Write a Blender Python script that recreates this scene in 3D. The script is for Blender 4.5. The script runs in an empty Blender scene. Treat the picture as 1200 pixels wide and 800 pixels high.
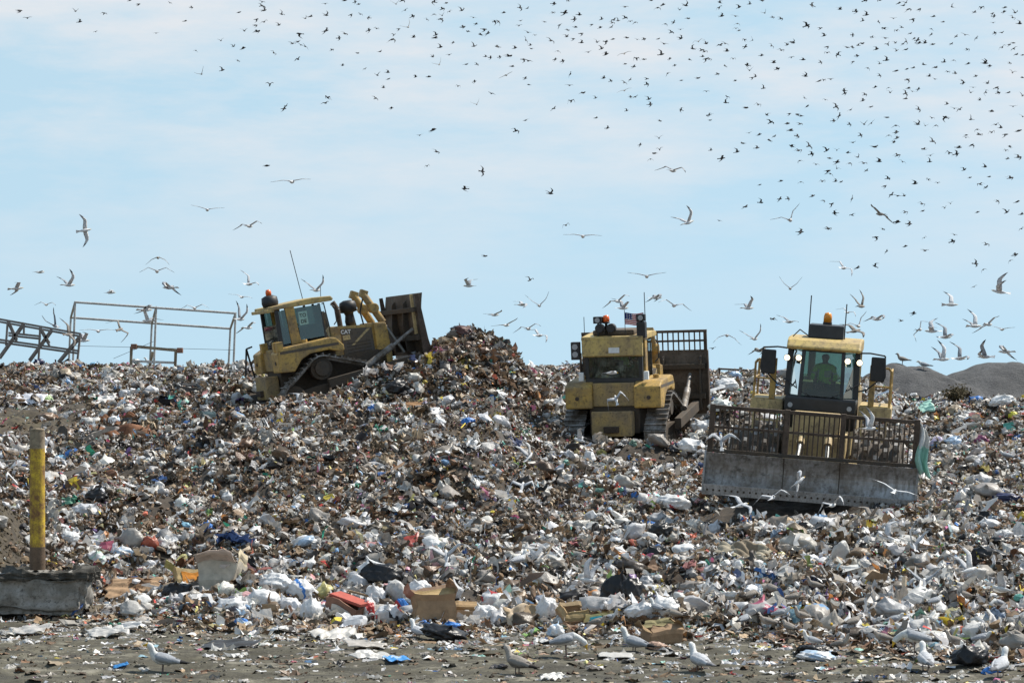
import bpy, bmesh, math, random
import numpy as np
from mathutils import Vector, Matrix, Euler

R = math.radians
scene = bpy.context.scene
col = scene.collection
random.seed(7)
rng = np.random.default_rng(11)

# ------------------------------------------------------------------ camera
F = 3400.0            # focal length in pixels of a 1200 px wide picture
HC = 3.2              # eye height
PITCH = math.atan(100.0 / F)
cam_d = bpy.data.cameras.new('camera')
cam_d.sensor_width = 36.0
cam_d.lens = 36.0 * F / 1200.0
cam_d.clip_start = 0.5
cam_d.clip_end = 20000
cam = bpy.data.objects.new('camera', cam_d)
col.objects.link(cam)
cam.location = (0, 0, HC)
cam.rotation_euler = (math.pi / 2 + PITCH, 0, 0)
scene.camera = cam


def at(px, py, d):
    """the point that stands d metres off on the sight line of a pixel"""
    u = (px - 600.0) / F
    v = (400.0 - py) / F
    y = math.cos(PITCH) - v * math.sin(PITCH)
    z = math.sin(PITCH) + v * math.cos(PITCH)
    k = d / y
    return Vector((u * k, d, HC + z * k))


# ------------------------------------------------------------------ helpers
def tag(o, label=None, cat=None, group=None, kind=None):
    if label: o['label'] = label
    if cat: o['category'] = cat
    if group: o['group'] = group
    if kind: o['kind'] = kind
    return o


def empty(name, loc=(0, 0, 0), rot=(0, 0, 0)):
    o = bpy.data.objects.new(name, None)
    o.empty_display_size = 0.2
    col.objects.link(o)
    o.location = loc
    o.rotation_euler = rot
    return o


def link(name, me, parent=None, loc=None):
    o = bpy.data.objects.new(name, me)
    col.objects.link(o)
    if parent is not None: o.parent = parent
    if loc is not None: o.location = loc
    return o


class MB:
    """collects shapes and links them as one mesh object"""

    def __init__(self):
        self.v = []
        self.f = []
        self.s = []
        self.fc = []

    def add(self, vs, fs, smooth=False, M=None, c=None):
        o = len(self.v)
        for p in vs:
            p = Vector(p)
            if M is not None: p = M @ p
            self.v.append(p)
        for f in fs:
            self.f.append(tuple(i + o for i in f))
            self.s.append(smooth)
            self.fc.append(c)
        return self

    def box(self, x0, x1, y0, y1, z0, z1, M=None, c=None):
        vs = [(x, y, z) for x in (x0, x1) for y in (y0, y1) for z in (z0, z1)]
        fs = [(0, 1, 3, 2), (4, 6, 7, 5), (0, 4, 5, 1), (2, 3, 7, 6), (0, 2, 6, 4), (1, 5, 7, 3)]
        return self.add(vs, fs, False, M, c)

    def prism(self, poly, axis, a, b, M=None, c=None):
        """polygon (u, w) in the plane across the axis, drawn out from a to b"""
        n = len(poly)

        def P(p, t):
            if axis == 'x': return (t, p[0], p[1])
            if axis == 'y': return (p[0], t, p[1])
            return (p[0], p[1], t)
        vs = [P(p, a) for p in poly] + [P(p, b) for p in poly]
        fs = [tuple(range(n - 1, -1, -1)), tuple(range(n, 2 * n))]
        fs += [(i, (i + 1) % n, n + (i + 1) % n, n + i) for i in range(n)]
        return self.add(vs, fs, False, M, c)

    def cyl(self, p0, p1, r0, r1=None, n=12, caps=True, smooth=True, M=None, c=None):
        p0 = Vector(p0); p1 = Vector(p1)
        if r1 is None: r1 = r0
        d = (p1 - p0).normalized()
        a = d.orthogonal().normalized()
        b = d.cross(a)
        vs = []
        for p, r in ((p0, r0), (p1, r1)):
            for i in range(n):
                t = 2 * math.pi * i / n
                vs.append(p + (a * math.cos(t) + b * math.sin(t)) * r)
        self.add(vs, [(i, (i + 1) % n, n + (i + 1) % n, n + i) for i in range(n)], smooth, M, c)
        if caps:
            self.add(vs[:n], [tuple(range(n - 1, -1, -1))], False, M, c)
            self.add(vs[n:], [tuple(range(n))], False, M, c)
        return self

    def tube(self, pts, r, n=8, M=None, c=None):
        for a, b in zip(pts[:-1], pts[1:]):
            self.cyl(a, b, r, r, n, True, True, M, c)
        return self

    def bar(self, p0, p1, w, h, M=None, c=None):
        """square bar between two points"""
        p0 = Vector(p0); p1 = Vector(p1)
        d = (p1 - p0).normalized()
        up = Vector((0, 0, 1))
        if abs(d.z) > 0.95: up = Vector((1, 0, 0))
        a = d.cross(up).normalized()
        b = a.cross(d).normalized()
        vs = []
        for p in (p0, p1):
            for sa, sb in ((-1, -1), (1, -1), (1, 1), (-1, 1)):
                vs.append(p + a * sa * w / 2 + b * sb * h / 2)
        return self.add(vs, [(3, 2, 1, 0), (4, 5, 6, 7), (0, 1, 5, 4), (1, 2, 6, 5), (2, 3, 7, 6), (3, 0, 4, 7)], False, M, c)

    def loft(self, rings, smooth=True, caps=True, M=None, c=None, cf=None):
        """rings: lists of points with the same count; cf(i, j) -> face colour"""
        n = len(rings[0])
        o = len(self.v)
        for r in rings:
            for p in r:
                p = Vector(p)
                if M is not None: p = M @ p
                self.v.append(p)
        for i in range(len(rings) - 1):
            for j in range(n):
                k = (j + 1) % n
                self.f.append((o + i * n + j, o + i * n + k, o + (i + 1) * n + k, o + (i + 1) * n + j))
                self.s.append(smooth)
                self.fc.append(cf(i, j) if cf else c)
        if caps:
            self.f.append(tuple(o + j for j in range(n - 1, -1, -1)))
            self.s.append(smooth); self.fc.append(cf(0, 0) if cf else c)
            e = o + (len(rings) - 1) * n
            self.f.append(tuple(e + j for j in range(n)))
            self.s.append(smooth); self.fc.append(cf(len(rings) - 2, 0) if cf else c)
        return self

    def lathe(self, prof, n=16, M=None, c=None, cf=None):
        """profile of (r, z) about the z axis"""
        rings = [[(r * math.cos(2 * math.pi * i / n), r * math.sin(2 * math.pi * i / n), z) for i in range(n)] for r, z in prof]
        return self.loft(rings, True, True, M, c, cf)

    def mesh(self, name, mat=None, bevel=0.0, colours=False):
        me = bpy.data.meshes.new(name)
        me.from_pydata([tuple(p) for p in self.v], [], self.f)
        if mat is not None: me.materials.append(mat)
        me.polygons.foreach_set('use_smooth', self.s)
        if colours:
            a = me.attributes.new('Col', 'FLOAT_COLOR', 'FACE')
            buf = []
            for c in self.fc:
                c = c or (0.5, 0.5, 0.5)
                buf += [c[0], c[1], c[2], 1.0]
            a.data.foreach_set('color', buf)
        if bevel > 0:
            bm = bmesh.new(); bm.from_mesh(me)
            bmesh.ops.remove_doubles(bm, verts=bm.verts, dist=1e-5)
            es = [e for e in bm.edges if len(e.link_faces) == 2 and e.calc_face_angle(0) > R(35)]
            bmesh.ops.bevel(bm, geom=es, offset=bevel, offset_type='OFFSET', segments=2, profile=0.6, affect='EDGES', clamp_overlap=True)
            bmesh.ops.recalc_face_normals(bm, faces=bm.faces)
            bm.to_mesh(me); bm.free()
        else:
            bm = bmesh.new(); bm.from_mesh(me)
            bmesh.ops.recalc_face_normals(bm, faces=bm.faces)
            bm.to_mesh(me); bm.free()
        me.update()
        return me

    def build(self, name, mat=None, parent=None, bevel=0.0, colours=False):
        return link(name, self.mesh(name, mat, bevel, colours), parent)


def copy_tree(o, parent=None):
    c = o.copy(); col.objects.link(c)
    if parent is not None: c.parent = parent
    for ch in list(o.children): copy_tree(ch, c)
    return c


# ------------------------------------------------------------------ materials
def new_mat(name):
    m = bpy.data.materials.new(name)
    m.use_nodes = True
    nt = m.node_tree
    nt.nodes.clear()
    out = nt.nodes.new('ShaderNodeOutputMaterial')
    p = nt.nodes.new('ShaderNodeBsdfPrincipled')
    nt.links.new(p.outputs[0], out.inputs[0])
    return m, nt, p, out


def noise(nt, scale, detail=4, rough=0.6, coord='Object', vec=None):
    n = nt.nodes.new('ShaderNodeTexNoise')
    n.inputs['Scale'].default_value = scale
    n.inputs['Detail'].default_value = detail
    n.inputs['Roughness'].default_value = rough
    if vec is None:
        tc = nt.nodes.new('ShaderNodeTexCoord')
        vec = tc.outputs[coord]
    nt.links.new(vec, n.inputs['Vector'])
    return n.outputs['Fac']


def ramp(nt, fac, stops):
    r = nt.nodes.new('ShaderNodeValToRGB')
    e = r.color_ramp.elements
    while len(e) < len(stops): e.new(0.5)
    for i, (p, c) in enumerate(stops):
        e[i].position = p
        if not hasattr(c, '__len__'): c = (c, c, c)
        e[i].color = (c[0], c[1], c[2], 1)
    nt.links.new(fac, r.inputs[0])
    return r.outputs[0]


def mix(nt, fac, a, b, mode='MIX'):
    m = nt.nodes.new('ShaderNodeMix')
    m.data_type = 'RGBA'
    m.blend_type = mode
    for s, v in ((0, fac), (6, a), (7, b)):
        if hasattr(v, 'is_linked') or hasattr(v, 'links'):
            nt.links.new(v, m.inputs[s])
        elif s == 0:
            m.inputs[0].default_value = v
        else:
            m.inputs[s].default_value = (v[0], v[1], v[2], 1)
    return m.outputs[2]


def bump(nt, p, h, strength=0.4, dist=0.02):
    b = nt.nodes.new('ShaderNodeBump')
    b.inputs['Strength'].default_value = strength
    b.inputs['Distance'].default_value = dist
    nt.links.new(h, b.inputs['Height'])
    nt.links.new(b.outputs[0], p.inputs['Normal'])


def worn(name, base, dirt, dirt_amt=0.5, scale=2.2, rough=0.55, metal=0.0, streak=True, runs=0.55):
    """painted or bare metal with mud and wear"""
    m, nt, p, out = new_mat(name)
    n1 = noise(nt, scale, 8, 0.7)
    n2 = noise(nt, scale * 9, 4, 0.65)
    tc = nt.nodes.new('ShaderNodeTexCoord')
    mp = nt.nodes.new('ShaderNodeMapping')
    mp.inputs['Scale'].default_value = (7, 7, 0.9)
    nt.links.new(tc.outputs['Object'], mp.inputs[0])
    n3 = noise(nt, 1.6, 5, 0.6, vec=mp.outputs[0])
    f1 = ramp(nt, n1, [(0.5 - 0.25 * dirt_amt, 0), (0.72 - 0.22 * dirt_amt, 1)])
    f2 = ramp(nt, n2, [(0.52, 0), (0.7, 0.8)])
    f3 = ramp(nt, n3, [(runs, 0), (runs + 0.2, 0.7)])
    c = mix(nt, f1, base, dirt)
    dk = tuple(x * 0.35 for x in dirt)
    c = mix(nt, f2, c, dk) if dirt_amt > 0.2 else c
    if streak: c = mix(nt, f3, c, tuple(x * 0.75 for x in dirt))
    nt.links.new(c, p.inputs['Base Color'])
    p.inputs['Metallic'].default_value = metal
    rr = ramp(nt, n1, [(0.3, rough - 0.12), (0.7, min(1, rough + 0.3))])
    nt.links.new(rr, p.inputs['Roughness'])
    bump(nt, p, n2, 0.35, 0.01)
    return m


def plain(name, c, rough=0.6, metal=0.0, var=0.25, scale=8):
    m, nt, p, out = new_mat(name)
    n = noise(nt, scale, 5, 0.6)
    a = tuple(x * (1 - var) for x in c); b = tuple(min(1, x * (1 + var)) for x in c)
    nt.links.new(ramp(nt, n, [(0.3, a), (0.7, b)]), p.inputs['Base Color'])
    p.inputs['Roughness'].default_value = rough
    p.inputs['Metallic'].default_value = metal
    bump(nt, p, n, 0.2, 0.01)
    return m


def attr_mat(name, rough=0.7, translucent=0.0, bumps=0.35, bscale=14, spec=0.4, dirt=0.0):
    m, nt, p, out = new_mat(name)
    a = nt.nodes.new('ShaderNodeAttribute')
    a.attribute_name = 'Col'
    n = noise(nt, bscale, 4, 0.65)
    v = ramp(nt, n, [(0.3, 0.78), (0.7, 1.12)])
    c = mix(nt, 1.0, a.outputs['Color'], v, 'MULTIPLY')
    if dirt > 0:
        n2 = noise(nt, bscale * 0.3, 4, 0.7)
        c = mix(nt, ramp(nt, n2, [(0.55, 0), (0.75, dirt)]), c, (0.11, 0.085, 0.06))
    nt.links.new(c, p.inputs['Base Color'])
    p.inputs['Roughness'].default_value = rough
    p.inputs['Specular IOR Level'].default_value = spec
    bump(nt, p, n, bumps, 0.03)
    if translucent > 0:
        t = nt.nodes.new('ShaderNodeBsdfTranslucent')
        nt.links.new(c, t.inputs[0])
        ms = nt.nodes.new('ShaderNodeMixShader')
        ms.inputs[0].default_value = translucent
        nt.links.new(p.outputs[0], ms.inputs[1])
        nt.links.new(t.outputs[0], ms.inputs[2])
        nt.links.new(ms.outputs[0], out.inputs[0])
    return m


# ------------------------------------------------------------------ value noise
_T = rng.random((256, 256))


def vnoise(x, y, s=0):
    x = np.asarray(x, float) + s * 17.31; y = np.asarray(y, float) + s * 9.77
    ix = np.floor(x).astype(int); iy = np.floor(y).astype(int)
    fx = x - ix; fy = y - iy
    fx = fx * fx * (3 - 2 * fx); fy = fy * fy * (3 - 2 * fy)
    a = _T[ix & 255, iy & 255]; b = _T[(ix + 1) & 255, iy & 255]
    c = _T[ix & 255, (iy + 1) & 255]; d = _T[(ix + 1) & 255, (iy + 1) & 255]
    return (a * (1 - fx) + b * fx) * (1 - fy) + (c * (1 - fx) + d * fx) * fy


def fbm(x, y, o=4, s=0):
    t = 0; a = 0.5
    for k in range(o):
        t = t + a * (vnoise(x * 2 ** k, y * 2 ** k, s + k) - 0.5) * 2
        a *= 0.5
    return t


def sstep(a, b, x):
    t = np.clip((x - a) / (b - a), 0, 1)
    return t * t * (3 - 2 * t)
# ------------------------------------------------------------------ sky and sun
SUN_EL, SUN_AZ = R(54), R(62)     # azimuth from +Y (ahead) towards +X (right)
sun_dir = Vector((math.sin(SUN_AZ) * math.cos(SUN_EL), math.cos(SUN_AZ) * math.cos(SUN_EL), math.sin(SUN_EL)))
w = bpy.data.worlds.new('World'); scene.world = w; w.use_nodes = True
nt = w.node_tree
bg = nt.nodes['Background']
sky = nt.nodes.new('ShaderNodeTexSky')
sky.sky_type = 'NISHITA'; sky.sun_disc = False
sky.sun_elevation = SUN_EL; sky.sun_rotation = SUN_AZ
sky.air_density = 1.0; sky.dust_density = 0.1; sky.ozone_density = 2.0
tc = nt.nodes.new('ShaderNodeTexCoord')
mp = nt.nodes.new('ShaderNodeMapping'); mp.inputs['Scale'].default_value = (7, 7, 30)
nt.links.new(tc.outputs['Generated'], mp.inputs[0])
n = noise(nt, 1.0, 8, 0.62, vec=mp.outputs[0])
mp2 = nt.nodes.new('ShaderNodeMapping'); mp2.inputs['Location'].default_value = (0, 0, 0.22); mp2.inputs['Scale'].default_value = (1, 1, 0.9)
nt.links.new(tc.outputs['Generated'], mp2.inputs[0])
nrm = nt.nodes.new('ShaderNodeVectorMath'); nrm.operation = 'NORMALIZE'
nt.links.new(mp2.outputs[0], nrm.inputs[0]); nt.links.new(nrm.outputs[0], sky.inputs[0])
sx = nt.nodes.new('ShaderNodeSeparateXYZ')
nt.links.new(tc.outputs['Generated'], sx.inputs[0])
hz = ramp(nt, sx.outputs[2], [(0.035, 0.0), (0.075, 0.45), (0.12, 0.85), (0.2, 0.6), (0.45, 0.1)])
cf = ramp(nt, n, [(0.38, 0.0), (0.64, 1.0)])
cl = mix(nt, 1.0, cf, hz, 'MULTIPLY')
veil = mix(nt, ramp(nt, sx.outputs[2], [(0.16, 0.74), (0.45, 0.35)]), sky.outputs[0], (3.65, 5.0, 5.5))
skyc = mix(nt, cl, veil, (5.45, 5.3, 5.35))
nt.links.new(skyc, bg.inputs[0])
bg.inputs[1].default_value = 0.1

sl = bpy.data.lights.new('sun', 'SUN')
sl.energy = 4.1; sl.angle = R(0.5); sl.color = (1.0, 0.94, 0.84)
so = bpy.data.objects.new('sun', sl); col.objects.link(so)
so.rotation_euler = sun_dir.to_track_quat('Z', 'Y').to_euler()

scene.view_settings.view_transform = 'Standard'
scene.view_settings.look = 'None'
scene.view_settings.gamma = 1.0
scene.view_settings.exposure = 0.68

# ------------------------------------------------------------------ the lie of the land
COLS = np.array([0, 150, 300, 450, 560, 680, 800, 950, 1080, 1200.])
DS = np.array([30, 36, 40, 46, 50, 56, 62, 68, 76, 85, 92, 100, 108, 125, 170, 260.])
ROWS = np.array([
    [862] * 10, [802] * 10,
    [772, 772, 772, 772, 772, 772, 771, 768, 764, 760],
    [736, 736, 736, 736, 736, 735, 732, 724, 718, 710],
    [716, 710, 702, 698, 697, 697, 694, 690, 684, 677],
    [668, 670, 660, 656, 655, 657, 658, 655, 648, 641],
    [624, 628, 617, 612, 612, 622, 626, 624, 612, 601],
    [580, 584, 573, 568, 570, 588, 598, 600, 582, 566],
    [530, 537, 526, 516, 520, 548, 560, 562, 546, 531],
    [485, 490, 482, 470, 470, 514, 522, 522, 512, 501],
    [455, 460, 456, 446, 440, 480, 482, 480, 484, 481],
    [440, 441, 439, 437, 436, 450, 454, 457, 482, 484],
    [432, 433, 433, 433, 434, 437, 441, 445, 476, 478],
    [440, 441, 441, 441, 442, 444, 447, 450, 480, 482],
    [470] * 10, [545] * 10])
ZT = HC - (ROWS - 500.0) / F * DS[:, None]


def _smooth_interp(xk, fx):
    i = np.clip(np.searchsorted(xk, fx) - 1, 0, len(xk) - 2)
    t = np.clip((fx - xk[i]) / (xk[i + 1] - xk[i]), 0, 1)
    return i, t


# humps: pixel column, distance, height, half-widths across and along
HUMPS = [
    (542, 89.2, 1.42, 1.3, 2.1), (506, 87.8, .45, .7, .7), (588, 88.0, 0.9, 1.2, 2.2), (515, 86.6, 0.6, 1.0, 0.8),
    (485, 85.2, .85, 1.4, 0.8), (420, 85.0, 0.4, 1.2, 0.8), (330, 84.0, 0.25, 1.5, 0.8),
    (270, 74.0, 1.0, 1.4, 1.3), (330, 70.0, 0.5, 1.4, 1.8), (530, 66.0, 0.8, 1.6, 1.5), (600, 62.0, 0.4, 1.5, 1.6),
    (440, 78.0, 0.5, 2.5, 1.6),
    (-55, 55.5, 1.5, 1.25, 2.6), (-150, 56.0, 1.5, 1.6, 3.0),
    (640, 88.0, 0.55, 1.3, 1.2), (655, 83.5, 0.3, 0.6, 1.2),
    (858, 86.5, 1.25, 1.0, 1.2), (845, 81.0, 0.9, 0.9, 1.3), (880, 92.0, 0.5, 1.2, 1.2),
    (770, 58.0, 0.4, 1.2, 1.2), (760, 52.5, 0.3, 1.6, 1.1), (500, 50.0, 0.35, 2.0, 1.0), (330, 50.0, 0.25, 1.6, 0.9),
    (940, 64.8, -.5, 2.8, 1.9), (1120, 88.0, 0.3, 2.5, 2.0), (1150, 72.0, 0.4, 2.0, 2.0),
]


def toe(x):
    """where the heavy rubbish begins"""
    c = np.array([-30, -9.0, -6.0, -3.5, 0, 3.0, 5.0, 7.5, 30])
    t = np.array([50, 49.5, 47.6, 46.6, 46.2, 45.4, 42.0, 39.5, 37.5])
    return np.interp(x, c, t) + fbm(np.asarray(x) * 0.55, 0.3, 3, 5) * 1.2


def base_h(x, y):
    x = np.asarray(x, float); y = np.asarray(y, float)
    d = np.clip(y, 30, 260)
    cpx = np.clip(600 + F * x / d, 0, 1200)
    i, t = _smooth_interp(DS, d)
    j, s = _smooth_interp(COLS, cpx)
    s = s * s * (3 - 2 * s)
    z = (ZT[i, j] * (1 - t) + ZT[i + 1, j] * t) * (1 - s) + (ZT[i, j + 1] * (1 - t) + ZT[i + 1, j + 1] * t) * s
    return np.where(y < 36, 0.0, np.where(y > 260, ZT[-1, 0], z))


def rub_mask(x, y):
    m = sstep(-0.8, 0.6, y - toe(x))
    return m * (1 - sstep(108, 118, y))


def H(x, y):
    x = np.asarray(x, float); y = np.asarray(y, float)
    z = base_h(x, y)
    for c, d, h, sx, sy in HUMPS:
        cx = (c - 600) / F * d
        z = z + h * np.exp(-((x - cx) / sx) ** 2 - ((y - d) / sy) ** 2)
    m = rub_mask(x, y)
    z = z + m * (fbm(x * 0.42, y * 0.26, 2, 1) * 0.5 + fbm(x * 1.1, y * 0.8, 3, 2) * 0.34)
    z = z + (1 - m) * (fbm(x * 0.6, y * 0.5, 3, 3) * 0.06 + fbm(x * 1.1, y * 3.5, 3, 6) * 0.075 + fbm(x * 6, y * 6, 2, 7) * .03) * (np.abs(y) < 130)
    z = z + fbm(x * 3.0, y * 3.0, 2, 4) * (0.02 + 0.05 * m) * (np.abs(y) < 130)
    z = z + fbm(x * 1.7, y * 1.7, 4, 9) * .3 * np.exp(-((x + 10.6) / 1.6) ** 2 - ((y - 54.0) / 3.5) ** 2)
    # quarry side: beyond the tip the land falls away
    return z


def hz1(x, y): return float(H(np.array([x]), np.array([y]))[0])


_dd = np.arange(34.0, 125.0, 0.06)


def ground(px, py):
    """first point of the ground on the sight line of a pixel"""
    u = (px - 600.0) / F; v = (400.0 - py) / F
    yy = math.cos(PITCH) - v * math.sin(PITCH); zz = math.sin(PITCH) + v * math.cos(PITCH)
    xs = u / yy * _dd; zs = HC + zz / yy * _dd
    hs = H(xs, _dd)
    k = np.nonzero(hs >= zs)[0]
    if not len(k):      # just over the crest: settle on the crest itself
        k = int(np.argmax((hs - zs) / _dd)); return Vector((xs[k], _dd[k], hs[k]))
    k = k[0]
    return Vector((xs[k], _dd[k], zs[k]))


def earth_patch(x, y):
    """bare earth: the bank by the post and the scraped patch high on the slope"""
    px = 600 + F * x / np.clip(y, 20, 400)
    a = np.exp(-((x + 14.2) / 2.0) ** 2 - ((y - 84.0) / 5.0) ** 2) * 1.0
    b = np.exp(-((x + 10.6) / 1.25) ** 2 - ((y - 54.0) / 3.2) ** 2) * 1.7
    return np.clip(a + b + fbm(x * 0.8, y * 0.6, 3, 8) * 0.4, 0, 1) * ((a + b) > 0.12)


_lo = [-3000, -1500, -700, -300, -140, -75, -50, -40, -34]
xs = np.concatenate([_lo, np.arange(-30, 30.01, 0.13), [-q for q in reversed(_lo)]])
ys = np.concatenate([[-600, -200, -60, -10, 8, 20, 27, 31], np.arange(33.5, 52, 0.075), np.arange(52, 122, 0.2), [124, 127, 131, 136, 142, 150, 160, 175, 190, 220, 260, 320, 450, 800, 1600, 4000, 9000]])
X, Y = np.meshgrid(xs, ys)
Z = H(X, Y)
nx, ny = len(xs), len(ys)
V = np.stack([X, Y, Z], -1).reshape(-1, 3)
ii = (np.arange(ny - 1)[:, None] * nx + np.arange(nx - 1)[None, :]).reshape(-1)
FQ = np.stack([ii, ii + 1, ii + nx + 1, ii + nx], -1)


def np_mesh(name, V, FQ, smooth=False, total=None):
    me = bpy.data.meshes.new(name)
    me.vertices.add(len(V)); me.vertices.foreach_set('co', V.astype(np.float32).ravel())
    k = FQ.shape[1]
    me.loops.add(FQ.size); me.loops.foreach_set('vertex_index', FQ.astype(np.int32).ravel())
    me.polygons.add(len(FQ))
    me.polygons.foreach_set('loop_start', np.arange(0, FQ.size, k, dtype=np.int32))
    me.polygons.foreach_set('use_smooth', np.full(len(FQ), smooth))
    me.update(calc_edges=True)
    return me


gme = np_mesh('ground', V, FQ, True)
att = gme.attributes.new('Mask', 'FLOAT_COLOR', 'POINT')
rm = rub_mask(X, Y).ravel(); em = earth_patch(X, Y).ravel()
att.data.foreach_set('color', np.stack([rm, em, rm * 0, rm * 0 + 1], -1).astype(np.float32).ravel())
m, nt, p, out = new_mat('mud')
a = nt.nodes.new('ShaderNodeAttribute'); a.attribute_name = 'Mask'
sp = nt.nodes.new('ShaderNodeSeparateColor'); nt.links.new(a.outputs['Color'], sp.inputs[0])
geo = nt.nodes.new('ShaderNodeNewGeometry')
mpg = nt.nodes.new('ShaderNodeMapping'); mpg.inputs['Scale'].default_value = (0.45, 1.5, 1)
nt.links.new(geo.outputs['Position'], mpg.inputs[0])
n1 = noise(nt, 0.9, 8, 0.7, vec=mpg.outputs[0])
n2 = noise(nt, 5.0, 6, 0.7, vec=geo.outputs['Position'])
n3 = noise(nt, 26.0, 4, 0.7, vec=geo.outputs['Position'])
mud = ramp(nt, n1, [(0.37, (0.03, 0.027, 0.017)), (0.47, (0.075, 0.067, 0.043)), (0.56, (0.115, 0.104, 0.07)), (0.66, (0.25, 0.23, 0.18))])
mud = mix(nt, ramp(nt, n2, [(0.42, 0.75), (0.6, 0)]), mud, (0.035, 0.03, 0.02))
mud = mix(nt, ramp(nt, n3, [(0.6, 0), (0.72, 0.55)]), mud, (0.34, 0.31, 0.26))
und = ramp(nt, n2, [(0.35, (0.02, 0.016, 0.012)), (0.65, (0.07, 0.052, 0.036))])
ear = ramp(nt, n2, [(0.36, (0.022, 0.017, 0.01)), (0.5, (0.06, 0.046, 0.027)), (0.62, (0.085, 0.07, 0.038))])
c = mix(nt, sp.outputs[0], mud, und)
c = mix(nt, sp.outputs[1], c, ear)
nt.links.new(c, p.inputs['Base Color'])
p.inputs['Roughness'].default_value = 0.92
bump(nt, p, n2, 0.7, 0.05)
gme.materials.append(m)
ground_o = link('ground', gme)
tag(ground_o, kind='structure')
M_EARTH = m
LITTER_SCALE = 1.0
# ------------------------------------------------------------------ loose rubbish, too much to count
M_FILM = attr_mat('plastic_film', 0.4, 0.25, 0.5, 11, 0.5, 0.22)
M_SOLID = attr_mat('paper_and_scrap', 0.75, 0.0, 0.5, 9, 0.3, 0.5)
lr = np.random.default_rng(5)


def ico(sub):
    bm = bmesh.new()
    bmesh.ops.create_icosphere(bm, subdivisions=sub, radius=1.0)
    v = np.array([p.co[:] for p in bm.verts]); f = np.array([[q.index for q in t.verts] for t in bm.faces])
    bm.free()
    return v, f


ICO = {k: ico(k) for k in (1, 2, 3, 4)}


def pr_sheet(n, amp, r):
    g = np.linspace(-0.5, 0.5, n)
    x, y = np.meshgrid(g, g)
    z = np.zeros_like(x)
    for k in range(4):
        a = r.uniform(0, 6.28); fq = r.uniform(3, 9); ph = r.uniform(0, 6.28)
        z += np.abs(np.sin((x * math.cos(a) + y * math.sin(a)) * fq + ph)) * amp * r.uniform(0.3, 1)
    z += r.normal(0, amp * 0.25, z.shape)
    x = x * (1 - 0.25 * r.random()) + r.normal(0, 0.07, x.shape); y = y + r.normal(0, 0.07, y.shape)
    cx = r.uniform(-1.4, 1.4)
    ang = x * cx * 2
    x2 = np.sin(ang) / (2 * cx + 1e-6) ; z2 = z + (1 - np.cos(ang)) / (2 * cx + 1e-6)
    v = np.stack([x2, y, z2 - z2.mean()], -1).reshape(-1, 3)
    i = (np.arange(n - 1)[:, None] * n + np.arange(n - 1)).ravel()
    f = np.stack([i, i + 1, i + n + 1, i + n], -1)
    return v, f


def ridged(v, r, k=7, amp=0.22):
    """creases of a stuffed or crumpled skin"""
    d = np.zeros(len(v))
    for q in range(k):
        a = r.normal(size=3); a /= np.linalg.norm(a)
        fq = r.uniform(2, 4.5) * (1 + q * 0.35)
        d += (1 - 2 * np.abs(np.sin(v @ a * fq + r.uniform(0, 6.28)))) / (1 + q * 0.5)
    return d * amp / 2.2


def pr_blob(sub, amp, r, flat=0.65, knot=True):
    v, f = ICO[sub]
    v = v.copy()
    d = ridged(v, r, 8, amp)
    v = v * (1 + d)[:, None]
    if knot:
        top = np.array([r.normal(0, .5), r.normal(0, .5), 1.0]); top /= np.linalg.norm(top)
        q = np.clip((ICO[sub][0] @ top - 0.82) / 0.18, 0, 1)
        v = v + top * (q ** 1.5 * 0.55)[:, None] - (v - top * (v @ top)[:, None]) * (np.clip(q * 1.3, 0, 0.75) * (q < 0.9))[:, None]
    v[:, 2] *= flat
    v[:, 0] *= r.uniform(0.8, 1.3)
    f4 = np.concatenate([f, f[:, 2:3]], 1)
    return v * 0.5, f4


def pr_strip(n, r):
    t = np.linspace(-0.5, 0.5, n)
    y = np.cumsum(r.normal(0, 0.12, n)) ; z = np.cumsum(r.normal(0, 0.1, n)); tw = np.cumsum(r.normal(0, 0.6, n))
    y -= y.mean(); z -= z.mean()
    w_ = r.uniform(0.05, 0.13)
    a = np.stack([t, y + w_ * np.cos(tw), z + w_ * np.sin(tw)], -1); b = np.stack([t, y - w_ * np.cos(tw), z - w_ * np.sin(tw)], -1)
    v = np.stack([a, b], 1).reshape(-1, 3)
    i = np.arange(n - 1) * 2
    return v, np.stack([i, i + 1, i + 3, i + 2], -1)


def pr_box(r, open_top=True):
    hx, hy, hz_ = 0.5, r.uniform(0.3, 0.5), r.uniform(0.15, 0.4)
    v = [(sx * hx, sy * hy, sz * hz_) for sz in (-1, 1) for sx, sy in ((-1, -1), (1, -1), (1, 1), (-1, 1))]
    f = [(0, 3, 2, 1), (0, 1, 5, 4), (1, 2, 6, 5), (2, 3, 7, 6), (3, 0, 4, 7)]
    for a, b in ((4, 5), (5, 6), (6, 7), (7, 4)):
        pa, pb = np.array(v[a]), np.array(v[b])
        o = np.cross(pb - pa, (0, 0, 1.0)); o /= np.linalg.norm(o)
        q = r.uniform(-0.4, 1.2)
        e = (o * math.cos(q) + np.array((0, 0, 1)) * math.sin(q)) * r.uniform(0.2, 0.35)
        k = len(v); v += [tuple(pa + e), tuple(pb + e)]
        f.append((a, b, k + 1, k))
    v = np.array(v); v += r.normal(0, 0.03, v.shape)
    return v, np.array(f)


def pr_slab(r):
    v = np.array([(sx * .5, sy * r.uniform(.25, .5), sz * .02) for sz in (-1, 1) for sx, sy in ((-1, -1), (1, -1), (1, 1), (-1, 1))])
    v[:, 2] += r.uniform(-.35, .35) * v[:, 0] ** 2
    return v, np.array([(0, 3, 2, 1), (4, 5, 6, 7), (0, 1, 5, 4), (1, 2, 6, 5), (2, 3, 7, 6), (3, 0, 4, 7)])


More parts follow.
